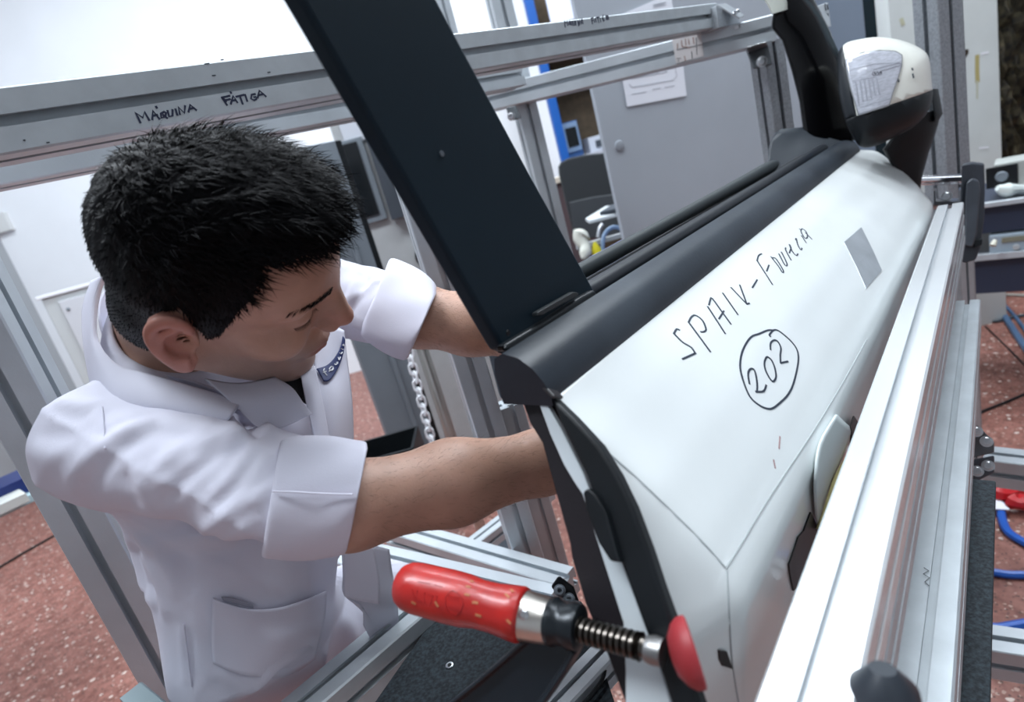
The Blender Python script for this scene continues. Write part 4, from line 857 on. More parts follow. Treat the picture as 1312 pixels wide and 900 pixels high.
# cast arm: nut boss and I-shaped arm running down-left
n0, n1 = W(703, 795, .383), W(745, 805, .371)
lathe('nut_boss', n0, n1-n0, [(0, .0125), (.002, .0150), (.005, .0155), (.008, .0140), ((n1-n0).length*.55, .0135), ((n1-n0).length*.72, .0150), ((n1-n0).length*.95, .0140), ((n1-n0).length, .0110)], mat('boss_black', (.014, .018, .022), .3, .4), CL, 36)
a0 = W(728, 806, .381); a1 = W(650, 880, .40); a2 = W(570, 955, .42)
ad = (a2-a0).normalized(); fn = (CAM-a1).normalized(); fs = ad.cross(fn).normalized(); fn = fs.cross(ad).normalized()
if fs.dot(W(700, 900, .43)-W(600, 850, .43)) < 0: fs = -fs
def arm_sec(c, wd, th, fl, web): # I section: wd across (fs), th deep (fn)
    P = [(-wd, -th), (-wd+fl, -th), (-wd+fl, -web), (wd-fl, -web), (wd-fl, -th), (wd, -th), (wd, th), (wd-fl, th), (wd-fl, web), (-wd+fl, web), (-wd+fl, th), (-wd, th)]
    return [c+fs*a+fn*b for a, b in P]
rings = [arm_sec(a0+ad*(t*(a2-a0).length)+fs*off, w_, .009, .0035, .0035) for t, w_, off in ((0.02, .014, .0), (.12, .016, .002), (.3, .019, .004), (.55, .0225, .006), (.8, .025, .006), (1.0, .026, .006))]
ar = loft('cast_arm', rings, mat('arm_black', (.006, .010, .015), .3, .0, noise=.2, bump=.15, bscale=60), CL, smooth=False); bevel(ar, .002, 2)
box('clamp_bar', a2+ad*.0-Z*.06, fs, fn, ad, .03, .010, .16, STEEL, CL)
# ================================================================== the man (implicit surfaces, meshed by surface nets)
def sdf_mesh(fn, lo, hi, h, B=20, proj=2):
    lo = np.array(lo, float); nb = np.ceil((np.array(hi)-lo)/h/B).astype(int)
    Vs = []; Ks = []; Qs = []
    ar = np.arange(B+2)-1; gi = np.stack(np.meshgrid(ar, ar, ar, indexing='ij'), -1).reshape(-1, 3)
    cen = np.array([(i, j, k) for i in range(nb[0]) for j in range(nb[1]) for k in range(nb[2])])
    cd = fn(lo+(cen*B+B/2)*h)
    act = cen[np.abs(cd) < h*B*.95+.012]
    M = B+2; BIG = 1 << 20
    for c in act:
        g = gi+c*B; d = fn(lo+g*h).reshape(M, M, M); s = d < 0
        if s.all() or not s.any(): continue
        C = B+1; acc = np.zeros((C, C, C, 3)); cnt = np.zeros((C, C, C))
        for ax in range(3):
            sl0 = [slice(None)]*3; sl1 = [slice(None)]*3; sl0[ax] = slice(0, M-1); sl1[ax] = slice(1, M)
            d0, d1 = d[tuple(sl0)], d[tuple(sl1)]; cr = (d0 < 0) != (d1 < 0); t = np.where(cr, d0/(d0-d1+1e-30), 0)
            oth = [a for a in range(3) if a != ax]
            for u in (0, 1):
                for v in (0, 1):
                    sl = [slice(None)]*3; sl[oth[0]] = slice(u, u+C); sl[oth[1]] = slice(v, v+C)
                    m = cr[tuple(sl)]; cnt += m; acc[..., ax] += np.where(m, t[tuple(sl)], 0); acc[..., oth[0]] += m*u; acc[..., oth[1]] += m*v
        has = cnt > 0; idx = np.argwhere(has); P = acc[has]/cnt[has][:, None]
        gc = idx-1+c*B; Vs.append(lo+(gc+P)*h); key = (gc[:, 0]*BIG+gc[:, 1])*BIG+gc[:, 2]; Ks.append(key)
        for ax in range(3):
            oth = [(ax+1) % 3, (ax+2) % 3]
            sl0 = [slice(1, B+1)]*3; sl1 = [slice(1, B+1)]*3; sl1[ax] = slice(2, B+2)
            a, b = s[tuple(sl0)], s[tuple(sl1)]; e = np.argwhere(a != b)
            if not len(e): continue
            flip = a[tuple(e.T)]; base = e+1-1+c*B      # cell index = point index (cell p spans p..p+1)
            def K(o0, o1):
                q = base.copy(); q[:, oth[0]] += o0; q[:, oth[1]] += o1; return (q[:, 0]*BIG+q[:, 1])*BIG+q[:, 2]
            q = np.stack([K(-1, -1), K(0, -1), K(0, 0), K(-1, 0)], 1); q[~flip] = q[~flip][:, ::-1]; Qs.append(q)
    V = np.concatenate(Vs); Kk = np.concatenate(Ks); Q = np.concatenate(Qs)
    uk, fi = np.unique(Kk, return_index=True); V = V[fi]; q = np.searchsorted(uk, Q)
    for _ in range(proj):
        e = h*.3; d0 = fn(V); g = np.stack([fn(V+np.eye(3)[a]*e)-d0 for a in range(3)], 1)/e; gn = (g**2).sum(1)+1e-6
        V = V-np.clip((d0/gn), -h, h)[:, None]*g*.9
    return V, q
def np_obj(name, V, q, m, parent):
    me = bpy.data.meshes.new(name); me.vertices.add(len(V)); me.vertices.foreach_set('co', V.astype(np.float32).ravel())
    me.loops.add(len(q)*4); me.loops.foreach_set('vertex_index', q.astype(np.int32).ravel()); me.polygons.add(len(q)); me.polygons.foreach_set('loop_start', np.arange(len(q), dtype=np.int32)*4)
    me.polygons.foreach_set('use_smooth', np.ones(len(q), bool)); me.update(calc_edges=True); me.validate(); me.materials.append(m)
    o = bpy.data.objects.new(name, me); COL.objects.link(o); c = V.mean(0)
    me.transform(Matrix.Translation(Vector(-c))); o.location = Vector(c)
    WM[o.name] = Vector(c)
    if parent is not None: o.parent = parent; o.matrix_parent_inverse = pinv(parent)
    return o
def N3(v): return np.array([v[0], v[1], v[2]], float)
def smin(a, b, k): h = np.clip(.5+.5*(b-a)/k, 0, 1); return b*(1-h)+a*h-k*h*(1-h)
def smax(a, b, k): return -smin(-a, -b, k)
def ell(p, c, r, R=None):
    q = p-np.array(c); q = q@R if R is not None else q; r = np.array(r); k0 = np.linalg.norm(q/r, axis=1); k1 = np.linalg.norm(q/r**2, axis=1); return k0*(k0-1)/(k1+1e-9)
def cone(p, a, b, ra, rb):
    a = N3(a); b = N3(b); ba = b-a; t = np.clip(((p-a)@ba)/(ba@ba), 0, 1); return np.linalg.norm(p-a-t[:, None]*ba, axis=1)-(ra+(rb-ra)*t)
# head frame (fitted to the photograph)
HF = np.array([.832, .084, -.548]); HL_ = np.array([.255, .819, .514]); HU = np.cross(HF, HL_)
HF /= np.linalg.norm(HF); HL_ -= HF*(HL_@HF); HL_ /= np.linalg.norm(HL_); HU = np.cross(HF, HL_)
HC = np.array([-.234, .541, 1.493]); HR = np.stack([HF, HL_, HU], 1)
def hw(x, y, z): return HC+HR@np.array([x, y, z])
def head_sdf(q):
    """q: points in head coordinates (x forward, y left, z up)"""
    m = q.copy(); m[:, 1] = np.abs(m[:, 1])
    d = ell(m, (-.004, 0, .036), (.091, .074, .088))
    d = smin(d, ell(m, (.045, 0, .045), (.050, .058, .050)), .03)
    d = smin(d, ell(m, (.034, 0, -.045), (.056, .052, .066)), .03)
    d = smin(d, cone(m, (-.008, .050, -.055), (.066, .016, -.098), .020, .015), .022)
    d = smin(d, ell(m, (.074, 0, -.100), (.018, .020, .014)), .016)
    d = smin(d, cone(m, (.086, .004, .032), (.074, .044, .030), .011, .009), .012)
    d = smin(d, ell(m, (.060, .040, -.020), (.026, .022, .022)), .02)
    # eye sockets, lids
    d = smax(d, -ell(m, (.097, .034, .012), (.015, .016, .012)), .010)
    d = smin(d, ell(m, (.0735, .032, .012), (.0145, .0155, .0130)), .004)
    d = smax(d, -cone(m, (.0885, .020, .006), (.080, .047, .006), .0014, .0012), .002)
    # nose
    d = smin(d, cone(m, (.086, 0, .034), (.109, 0, -.010), .0105, .0098), .010)
    d = smin(d, ell(m, (.090, 0, -.008), (.015, .0135, .024)), .008)
    d = smin(d, ell(m, (.110, 0, -.014), (.0115, .0105, .0095)), .006)
    d = smin(d, ell(m, (.100, .0125, -.019), (.0105, .0065, .0075)), .005)
    d = smax(d, -ell(m, (.104, .0065, -.0265), (.006, .0035, .005)), .003)
    # mouth
    d = smin(d, ell(m, (.084, 0, -.056), (.016, .026, .018)), .012)
    d = smin(d, cone(m, (.0975, .003, -.0525), (.087, .023, -.056), .0052, .0030), .004)
    d = smin(d, cone(m, (.0955, .0, -.0640), (.086, .020, -.0600), .0062, .0035), .004)
    d = smax(d, -cone(m, (.1035, 0, -.0580), (.090, .026, -.0575), .0020, .0016), .003)
    d = smax(d, -ell(m, (.098, 0, -.077), (.010, .022, .006)), .008)
    d = smax(d, -cone(m, (.094, .020, -.030), (.088, .034, -.060), .0028, .002), .008)
    # ears
    e = m-np.array([-.010, .074, -.004]); ca, sa = math.cos(.42), math.sin(.42)       # flare
    ex = e[:, 0]*ca+e[:, 1]*sa; ey = -e[:, 0]*(-sa)*1.0+0; ey = e[:, 0]*sa+e[:, 1]*ca
    ex = e[:, 0]*ca-e[:, 1]*sa; ey = e[:, 0]*sa+e[:, 1]*ca
    # tilt the ear back slightly
    tb = .18; ez = e[:, 2]*math.cos(tb)+ex*math.sin(tb)*-1; ex2 = ex*math.cos(tb)+e[:, 2]*math.sin(tb)
    E3 = np.stack([ex2, ey, ez], 1)
    up = np.clip((ez+.03)/.06, 0, 1)
    rx = .0130+.0070*up
    k = np.sqrt((ex2/rx)**2+(ez/.0330)**2)
    plate = np.maximum(np.abs(ey-.0045-.0025*k)-.0030, (k-1)*rx*.95)
    rimk = np.sqrt((ex2/(rx*.90))**2+(ez/.0300)**2); rim = np.sqrt(((rimk-1)*rx*.9)**2+(ey-.0135)**2)-.0038
    rim = np.where((ex2 > .006) & (ez < .012), rim+.006, rim)
    ear = smin(plate, rim, .002)
    ant = np.sqrt(((np.sqrt((ex2-.002)**2/.0115**2+(ez+.002)**2/.0190**2)-1)*.0115)**2+(ey-.0135)**2)-.0024; ear = smin(ear, np.where(ex2 < .006, ant, ant+.01), .004)
    ear = smin(ear, ell(E3, (-.000, .009, -.0300), (.010, .005, .0095)), .005)
    ear = smin(ear, ell(E3, (.0125, .007, -.006), (.004, .006, .007)), .004)
    ear = smax(ear, -ell(E3, (.004, .0135, -.004), (.0110, .0085, .0145)), .0015)
    d = smin(d, ear, .005)
    return d
NB = hw(-.048, 0, -.10)                                     # neck
SHR, ELR = N3(W(128, 568, .58)), N3(W(450, 648, .505)); WRR = N3(W(800, 568, .645))
SHL, ELL_ = N3(W(385, 372, .84)), N3(W(535, 405, .725)); WRL = N3(W(745, 440, .715))
CH = (SHR+SHL)/2; CH[2] -= .02
NK = (SHR+SHL)/2+np.array([-.035, .0, .055])
side = (SHL-SHR); side[2] = 0; side /= np.linalg.norm(side); FWD = np.array([side[1], -side[0], 0.])
TR = np.stack([FWD, side, np.array([0, 0, 1.])], 1)
PEL = np.array([CH[0]-.04, CH[1]+.06, .92])
WST = N3(W(350, 850, .70)); WST = np.array([WST[0], WST[1], 1.08])
def hand_sdf(p, wr, dirv, palm_n, k=.006):
    """open curled hand: palm, four fingers of unequal length, thumb"""
    dirv = dirv/np.linalg.norm(dirv); palm_n = palm_n-dirv*(palm_n@dirv); palm_n /= np.linalg.norm(palm_n); lat = np.cross(dirv, palm_n)
    P = lambda a, b, c: wr+dirv*a+lat*b+palm_n*c
    d = cone(p, P(-.01, 0, 0), P(.03, 0, 0), .024, .026)
    d = smin(d, cone(p, P(.03, -.018, 0), P(.085, -.026, .0), .015, .011), .014); d = smin(d, cone(p, P(.03, .018, 0), P(.080, .026, .0), .015, .011), .014); d = smin(d, cone(p, P(.02, .0, 0), P(.088, .0, .0), .017, .012), .014)
    for b, L in ((-.030, .070), (-.010, .080), (.011, .074), (.031, .058)):
        a0 = P(.084, b, 0); a1 = P(.084+L*.45, b*1.15, .006); a2 = P(.084+L*.74, b*1.18, .020); a3 = P(.084+L*.90, b*1.18, .038)
        f = np.minimum(np.minimum(cone(p, a0, a1, .0098, .0088), cone(p, a1, a2, .0088, .0080)), cone(p, a2, a3, .0080, .0068)); d = smin(d, f, .004)
    t = np.minimum(cone(p, P(.022, -.026, .006), P(.055, -.050, .016), .014, .0115), cone(p, P(.055, -.050, .016), P(.088, -.056, .026), .0108, .0085)); return smin(d, t, .008)
hand_dir_R = N3(D1)*.9+np.array([0, 0, -.25]); hand_dir_L = N3(D1)*.9+np.array([0, 0, -.2])
FT = []
def torso_in(p):
    wz = np.interp(p[:, 2], [.50, .75, .95, 1.05, 1.18, 1.32], COATW); wf = wz*.86
    cx = np.interp(p[:, 2], [.5, .93, 1.08, CH[2]], [PEL[0], PEL[0], WST[0], CH[0]]); cy = np.interp(p[:, 2], [.5, .93, 1.08, CH[2]], [PEL[1], PEL[1], WST[1], CH[1]])
    r = np.stack([p[:, 0]-cx, p[:, 1]-cy, np.zeros(len(p))], 1)@TR; kk = np.sqrt((r[:, 0]/wf)**2+(r[:, 1]/wz)**2); return (kk-1)*wf*.9
COATW = [.20, .185, .165, .102, .118, .14]
def body_sdf(p):
    q = (p-HC)@HR; out = np.full(len(p), 1e9)
    hd = np.linalg.norm(p-HC, axis=1)
    near = hd < .24; dh = hd-.13
    if near.any(): dh = dh.copy(); dh[near] = head_sdf(q[near])
    d = smin(dh, cone(p, hw(-.035, 0, -.035), NK, .054, .060), .025)
    t = (p-CH)@TR; t2 = (p-(CH*.4+WST*.6))@TR
    d = smin(d, ell(t, (-.02, 0, -.06), (.075, .125, .13)), .05)
    d = smin(d, cone(p, SHR, SHL, .036, .036), .04)
    d = smin(d, cone(p, (CH+WST)/2, WST, .078, .072), .04); d = smin(d, cone(p, WST, PEL, .065, .070), .02)
    for sh, el, wr, hdv, a1, a2 in ((SHR, ELR, WRR, hand_dir_R, .0350, .0375), (SHL, ELL_, WRL, hand_dir_L, .037, .036)):
        d = smin(d, cone(p, sh, el, .036, a1), .03)
        m = el*.68+wr*.32; m2 = el*.35+wr*.65
        d = smin(d, cone(p, el, m, a1, a2), .02); d = smin(d, cone(p, m, m2, a2, .0300), .02); d = smin(d, cone(p, m2, wr, .0305, .0245), .02)
        dw = np.linalg.norm(p-wr-hdv*.08, axis=1); nh = dw < .19; hs_d = dw-.12
        if nh.any(): hs_d = hs_d.copy(); hs_d[nh] = hand_sdf(p[nh], wr, hdv, N3(DN)*1.0)
        d = smin(d, hs_d, .012)
    for sgn in (-1, 1):
        hip = PEL+side*sgn*.070+np.array([0, 0, -.05]); kn = hip+np.array([.0, -.01, -.42])+FWD*.03; an = kn+np.array([0, 0, -.38])-FWD*.03
        d = smin(d, cone(p, hip, kn, .062, .052), .03); d = smin(d, cone(p, kn, an, .055, .038), .02); d = smin(d, cone(p, an, an+FWD*.13+np.array([0, 0, -.045]), .036, .028), .02)
    return np.where((p[:, 2] < 1.17) & (p[:, 2] > .55), np.maximum(d, torso_in(p)+.016), d)
MAN = thing('person', 'man with black hair in a white lab coat, sleeves rolled up, reaching behind the door', 'person', (float(PEL[0]), float(PEL[1]), 0))
allp = np.array([hw(0, 0, .2), WRR+[.25, .25, 0], WRL+[.25, .25, 0], SHR-.15, PEL*[1, 1, 0], HC, SHL])
ZW = 1.12
def warp(p):                                    # coarser steps below the waist, where clothes hide the body
    r = p.copy(); r[:, 2] = np.where(p[:, 2] < ZW, ZW-(ZW-p[:, 2])*4, p[:, 2]); return r
V, q = sdf_mesh(lambda p: body_sdf(warp(p))*np.where(p[:, 2] < ZW, .5, 1), np.array([-.70, .28, ZW-ZW/4-.01]), np.array([.34, 1.12, 1.66]), .0031, B=14, proj=1)
V = warp(V)
body = np_obj('body', V, q, SKIN, MAN)
# tint: beard shadow, lips, ear, cheeks, inner eye
hq = (V-HC)@HR; ay = np.abs(hq[:, 1]); tint = np.ones((len(V), 4))
sm = lambda a, lo_, hi_: np.clip((a-lo_)/(hi_-lo_), 0, 1)**2*(3-2*np.clip((a-lo_)/(hi_-lo_), 0, 1))
inhead = np.linalg.norm(V-HC, axis=1) < .16
beard = sm(-hq[:, 2], .030, .055)*sm(hq[:, 0], -.015, .012)*inhead*(ay < .075)
for c, s_ in zip(range(3), (.22, .12, .02)): tint[:, c] *= 1-beard*s_
lip = np.exp(-(((hq[:, 2]+.058)/.0085)**2+(ay/.022)**4+((hq[:, 0]-.096)/.012)**4))*inhead
for c, s_ in zip(range(3), (.12, .42, .35)): tint[:, c] *= 1-lip*s_
ear = inhead*sm(ay, .074, .082)*(hq[:, 0] < .02)
for c, s_ in zip(range(3), (.06, .26, .22)): tint[:, c] *= 1-ear*s_
tint[:, 0] *= 1+.02*ear
nose = np.exp(-(((hq[:, 0]-.112)/.02)**2+((hq[:, 2]+.014)/.014)**2+(ay/.02)**2))*inhead
for c, s_ in zip(range(3), (.0, .22, .18)): tint[:, c] *= 1-nose*s_
scalp = inhead*sm(hq[:, 2]*1.0-hq[:, 0]*.3, .035, .06)*0
at = body.data.color_attributes.new('tint', 'FLOAT_COLOR', 'POINT')
at.data.foreach_set('color', tint.astype(np.float32).ravel())
# ---- hair
def hairline(x, ay):
    return np.interp(x, [-.12, -.085, -.045, -.028, -.014, -.004, .006, .014, .024, .037, .049, .053, .075, .12], [-.12, -.115, -.105, -.080, .020, .034, .020, -.016, -.002, .032, .054, .086, .090, .094])
def hair_sdf(p):
    q = (p-HC)@HR; x, y, z = q[:, 0], q[:, 1], q[:, 2]; ay = np.abs(y)
    d = ell(q, (-.002, 0, .034), (.096, .079, .092)); d = smin(d, ell(q, (.033, 0, .078), (.062, .060, .050)), .03)
    nk = cone(p, hw(-.035, 0, -.035), NK, .0585, .064); d = smin(d, nk, .02)
    d = smin(d, ell(q, (.060, 0, .098), (.032, .046, .020)), .02)
    hl = hairline(x, ay); hl = np.where(ay < .045, np.maximum(hl, np.where(x > .03, .088, hl)), hl)
    ang = x*160+z*50; d = d+.0012*np.sin(ang+9*np.sin(y*60))*np.clip((z-.03)/.05, 0, 1)
    return smax(d, (hl-z)*.8, .006)
V, q = sdf_mesh(hair_sdf, HC-.17, HC+.17, .0034, B=14, proj=1)
hair = np_obj('hair', V, q, HAIR, MAN)
rg = np.random.default_rng(5)
hqv = (V-HC)@HR; okv = np.where((hairline(hqv[:, 0], np.abs(hqv[:, 1])) < hqv[:, 2]+.004))[0]
pick = rg.choice(okv, 24000); e = .001
d0 = hair_sdf(V[pick]); G = np.stack([hair_sdf(V[pick]+np.eye(3)[a]*e)-d0 for a in range(3)], 1); G /= np.linalg.norm(G, axis=1)[:, None]+1e-9
qq = hqv[pick]; fwd = HF[None, :]; top = np.clip((qq[:, 2]-.02)/.06, 0, 1)*np.clip((qq[:, 0]+.09)/.06, 0, 1)
down = -HU[None, :]
flow = fwd*top[:, None]*1.0+down*(1-top)[:, None]*.9+rg.normal(0, .28, (len(pick), 3))*np.where(top[:, None] > .3, 1, .5)
T = flow-G*(flow*G).sum(1)[:, None]; T /= np.linalg.norm(T, axis=1)[:, None]+1e-9
front = np.clip((qq[:, 0]-.06)/.03, 0, 1)
lift = (.50+.25*top*rg.uniform(.2, 1, len(pick))+.2*front)[:, None]; Ld = (.007+.015*top+.002*front)*rg.uniform(.5, 1.15, len(pick))
B0 = V[pick]-G*.002; D_ = T*(1-lift*.4)+G*lift; D_ /= np.linalg.norm(D_, axis=1)[:, None]
mid = B0+D_*(Ld*.55)[:, None]; tip = B0+(D_*.8+T*.35-G*.0)*(Ld)[:, None]
sd_ = np.cross(D_, G); sd_ /= np.linalg.norm(sd_, axis=1)[:, None]+1e-9; wv = .00055
n = len(pick); VV = np.concatenate([B0-sd_*wv, B0+sd_*wv, mid+sd_*wv*.8+G*.0004, mid-sd_*wv*.8+G*.0004, tip]); i = np.arange(n)
me = bpy.data.meshes.new('hair_strands'); F_ = [(a, a+n, a+2*n, a+3*n) for a in range(n)]+[(a+3*n, a+2*n, a+4*n) for a in range(n)]
me.from_pydata(VV.tolist(), [], F_); me.materials.append(HAIR)
hs_ = bpy.data.objects.new('hair_strands', me); COL.objects.link(hs_); hs_.parent = hair; hs_.matrix_parent_inverse = Matrix.Translation(-hair.location); hs_['kind'] = 'stuff'
# eyebrow and lashes as fine hairs
bpy.context.view_layer.update()
def hairs(name, base_pts, dirs, L, m, wv=.0004, par=None):
    VV = []; FF = []
    for p, dv, l in zip(base_pts, dirs, L):
        p = Vector(p); dv = Vector(dv).normalized(); s = dv.cross((CAM-p).normalized()).normalized()*wv; b = len(VV)
        VV += [p-s, p+s, p+dv*l*.6+s*.6, p+dv*l*.6-s*.6, p+dv*l]; FF += [(b, b+1, b+2, b+3), (b+3, b+2, b+4)]
    return mesh(name, VV, FF, m, par or MAN)
def bodysurf(x, y, z, out):
    return (hw(x, y, z), None, out)
def settle(P, out):
    p = np.array(P, float)
    for _ in range(7):
        dd = body_sdf(p); g = np.stack([body_sdf(p+np.eye(3)[a]*.0005)-dd for a in range(3)], 1)/.0005; p = p-(dd-out)[:, None]*g/((g**2).sum(1)[:, None]+1e-6)
    return p, g/(np.linalg.norm(g, axis=1)[:, None]+1e-9)
for sgn in (-1, 1):
    t = rg.uniform(0, 1, 220); z = .0315+.004*np.sin(t*2.6)+rg.normal(0, .0018, 220)*(1-.5*t)
    p, g = settle([hw(.094-.022*a*a, sgn*(.010+.040*a), b) for a, b in zip(t, z)], .0002)
    hairs('eyebrow', p, [HR@np.array([-.35, sgn*1.0, .35-.5*a])+b*.25 for a, b in zip(t, g)], rg.uniform(.004, .007, 220), HAIR, .00022)['kind'] = 'stuff'
    t = np.linspace(0, 1, 46); p, g = settle([hw(.090-.012*a*a, sgn*(.019+.028*a), .0055-.002*math.sin(a*3)) for a in t], .0003)
    hairs('eyelashes', p, [HR@np.array([.8, sgn*.3*(a-.3), -.55]) for a in t], [.0045]*46, HAIR, .0002)['kind'] = 'stuff'
P_, Dv = [], []
for el, wr in ((ELR, WRR), (ELL_, WRL)):
    ax_ = (wr-el)/np.linalg.norm(wr-el)
    for k in range(800):
        t = rg.uniform(.02, .75); c = el+(wr-el)*t; v = rg.normal(size=3); v -= ax_*(v@ax_); v /= np.linalg.norm(v)
        if v@(N3(CAM)-c) < -.02: v = -v
        P_.append(c+v*.03); Dv.append(ax_+v*.35+rg.normal(0, .35, 3))
P_, _g = settle(P_, 0.)
hairs('forearm_hair', P_, Dv, rg.uniform(.004, .008, len(P_)), HAIR2, .00006)['kind'] = 'stuff'
# ---- lab coat
def folds(p):
    x, y, z = p[:, 0], p[:, 1], p[:, 2]; w = np.zeros(len(p))
    # sleeve folds: wrap around the arm, stronger near the elbow and armpit
    for sh, el, seed in ((SHR, ELR, 0.), (SHL, ELL_, 2.)):
        ba = el-sh; L = np.linalg.norm(ba); a = ba/L; v = p-sh; t = (v@a)/L; rad = np.linalg.norm(v-np.outer(v@a, a), axis=1); u = np.cross(a, [0, 0, 1]); u /= np.linalg.norm(u); u2 = np.cross(a, u)
        ph = np.arctan2(v@u2, v@u); m = np.exp(-(rad/.10)**4)*np.clip((t+.25)/.3, 0, 1)*np.clip((1.15-t)/.2, 0, 1)
        s1 = np.sin(t*17+2.4*np.sin(ph+seed)+seed); s2 = np.sin(t*31-2.9*np.sin(ph*1+1+seed)+1.3*np.sin(t*9))
        w += m*(.0009*(1-np.abs(s1))**1.6*(.4+t)+.0005*(1-np.abs(s2))**2)
        s3 = np.sin(t*9+ph*1.6+seed*2); w += m*.0016*(1-np.abs(s3))**3
    tl = (p-CH)@TR; vert = np.clip((CH[2]-.10-z)/.15, 0, 1)
    an = np.arctan2(tl[:, 1], tl[:, 0]); w += vert*(.005*(1-np.abs(np.sin(an*3.1+z*3+.7*np.sin(z*11))))**2+.003*(1-np.abs(np.sin(an*5-z*7+2)))**3+.003*np.sin(z*24+an*3)*np.exp(-((z-1.1)/.09)**2))
    up = 1-vert; w += up*.0028*(1-np.abs(np.sin(tl[:, 1]*38+tl[:, 2]*30+tl[:, 0]*18)))**3
    return w
def coat_sdf(p, thick=True):
    t = (p-CH)@TR
    d = ell(t, (-.015, 0, -.055), (.108, .155, .145))
    d = smin(d, cone(p, SHR+[0, 0, -.004], SHL+[0, 0, -.004], .050, .050), .05)
    d = smin(d, cone(p, NK+[0, 0, -.02], CH, .075, .10), .05)
    m1 = (CH+WST)/2; k = (p-m1)@TR
    wz = np.interp(p[:, 2], [.50, .75, .95, 1.05, 1.18, 1.32], [.20, .185, .165, .102, .118, .14]); wf = wz*.86
    cx = np.interp(p[:, 2], [.5, .93, 1.08, CH[2]], [PEL[0], PEL[0], WST[0], CH[0]]); cy = np.interp(p[:, 2], [.5, .93, 1.08, CH[2]], [PEL[1], PEL[1], WST[1], CH[1]])
    r = np.stack([p[:, 0]-cx, p[:, 1]-cy, np.zeros(len(p))], 1)@TR; kk = np.sqrt((r[:, 0]/wf)**2+(r[:, 1]/wz)**2); tor = (kk-1)*wf*.9
    tor = smax(tor, p[:, 2]-CH[2]+.04, .04); tor = smax(tor, .52-p[:, 2], .01)
    d = smin(d, tor, .045)
    slv = np.minimum(1e9, cone(p, SHR, ELR*.92+SHR*.08, .058, .050)); slv = smax(slv, ((p-(ELR*.93+SHR*.07))@((ELR-SHR)/np.linalg.norm(ELR-SHR))), .006)
    d = smin(d, slv, .022)
    s2 = cone(p, SHL, ELL_, .060, .047); s2 = smax(s2, ((p-(ELL_*.97+SHL*.03))@((ELL_-SHL)/np.linalg.norm(ELL_-SHL))), .006); d = smin(d, s2, .022)
    d = d-folds(p)+.003
    d = smax(d, -cone(p, N3(W(456, 772, .64)), N3(W(440, 905, .64)), .016, .042), .005)
    d = smax(d, -cone(p, N3(W(462, 765, .71)), N3(W(452, 930, .70)), .026, .046), .005)
    # neck opening
    d = smax(d, -cone(p, NK+np.array([-.0, 0, -.012]), hw(-.03, 0, -.03), .060, .078), .010)
    return d
V, q = sdf_mesh(coat_sdf, np.array([-.78, .28, .48]), np.array([.25, 1.16, 1.56]), .0044, B=12, proj=1)
FOLDS = [([(324, 569), (275, 584), (235, 615), (207, 649)], -.0055, .0065), ([(324, 567), (284, 567), (240, 584), (200, 620)], -.004, .0065), ([(338, 558), (311, 540), (289, 538)], -.005, .006),
 ([(326, 573), (302, 606), (266, 646), (242, 678), (222, 691)], .0055, .0062), ([(351, 571), (329, 611), (293, 651), (249, 691)], .0050, .0065), ([(342, 629), (311, 651), (267, 678), (235, 694)], .0050, .0065), ([(340, 660), (310, 676), (270, 690)], .004, .006),
 ([(95, 646), (94, 611), (133, 571), (178, 544)], .0055, .0075), ([(160, 660), (169, 638), (155, 602)], -.004, .008), ([(38, 553), (66, 558), (100, 556), (129, 551)], -.004, .009), ([(58, 512), (95, 518), (129, 521)], .004, .007), ([(135, 520), (133, 545), (133, 566)], -.002, .004),
 ([(180, 700), (206, 695), (252, 695), (300, 688), (339, 678)], .004, .007), ([(150, 556), (201, 538), (240, 544), (280, 552)], .004, .007), ([(300, 520), (315, 540), (335, 560)], -.005, .006), ([(312, 515), (330, 535), (350, 560)], .004, .005),
 ([(229, 773), (222, 748), (213, 724), (195, 700), (170, 684)], .006, .008), ([(176, 700), (170, 725), (178, 745), (200, 765)], -.006, .008), ([(190, 720), (205, 760), (215, 800)], .004, .008), ([(240, 884), (236, 840), (232, 800)], .004, .006),
 ([(282, 853), (300, 868), (328, 884)], .004, .009), ([(402, 812), (370, 850), (345, 880)], -.004, .010), ([(430, 320), (440, 350), (436, 385)], .005, .007), ([(445, 312), (466, 345), (462, 380), (446, 402)], -.005, .006), ([(470, 320), (484, 340), (480, 365)], .004, .006), ([(430, 400), (455, 418), (475, 425)], .004, .006)]
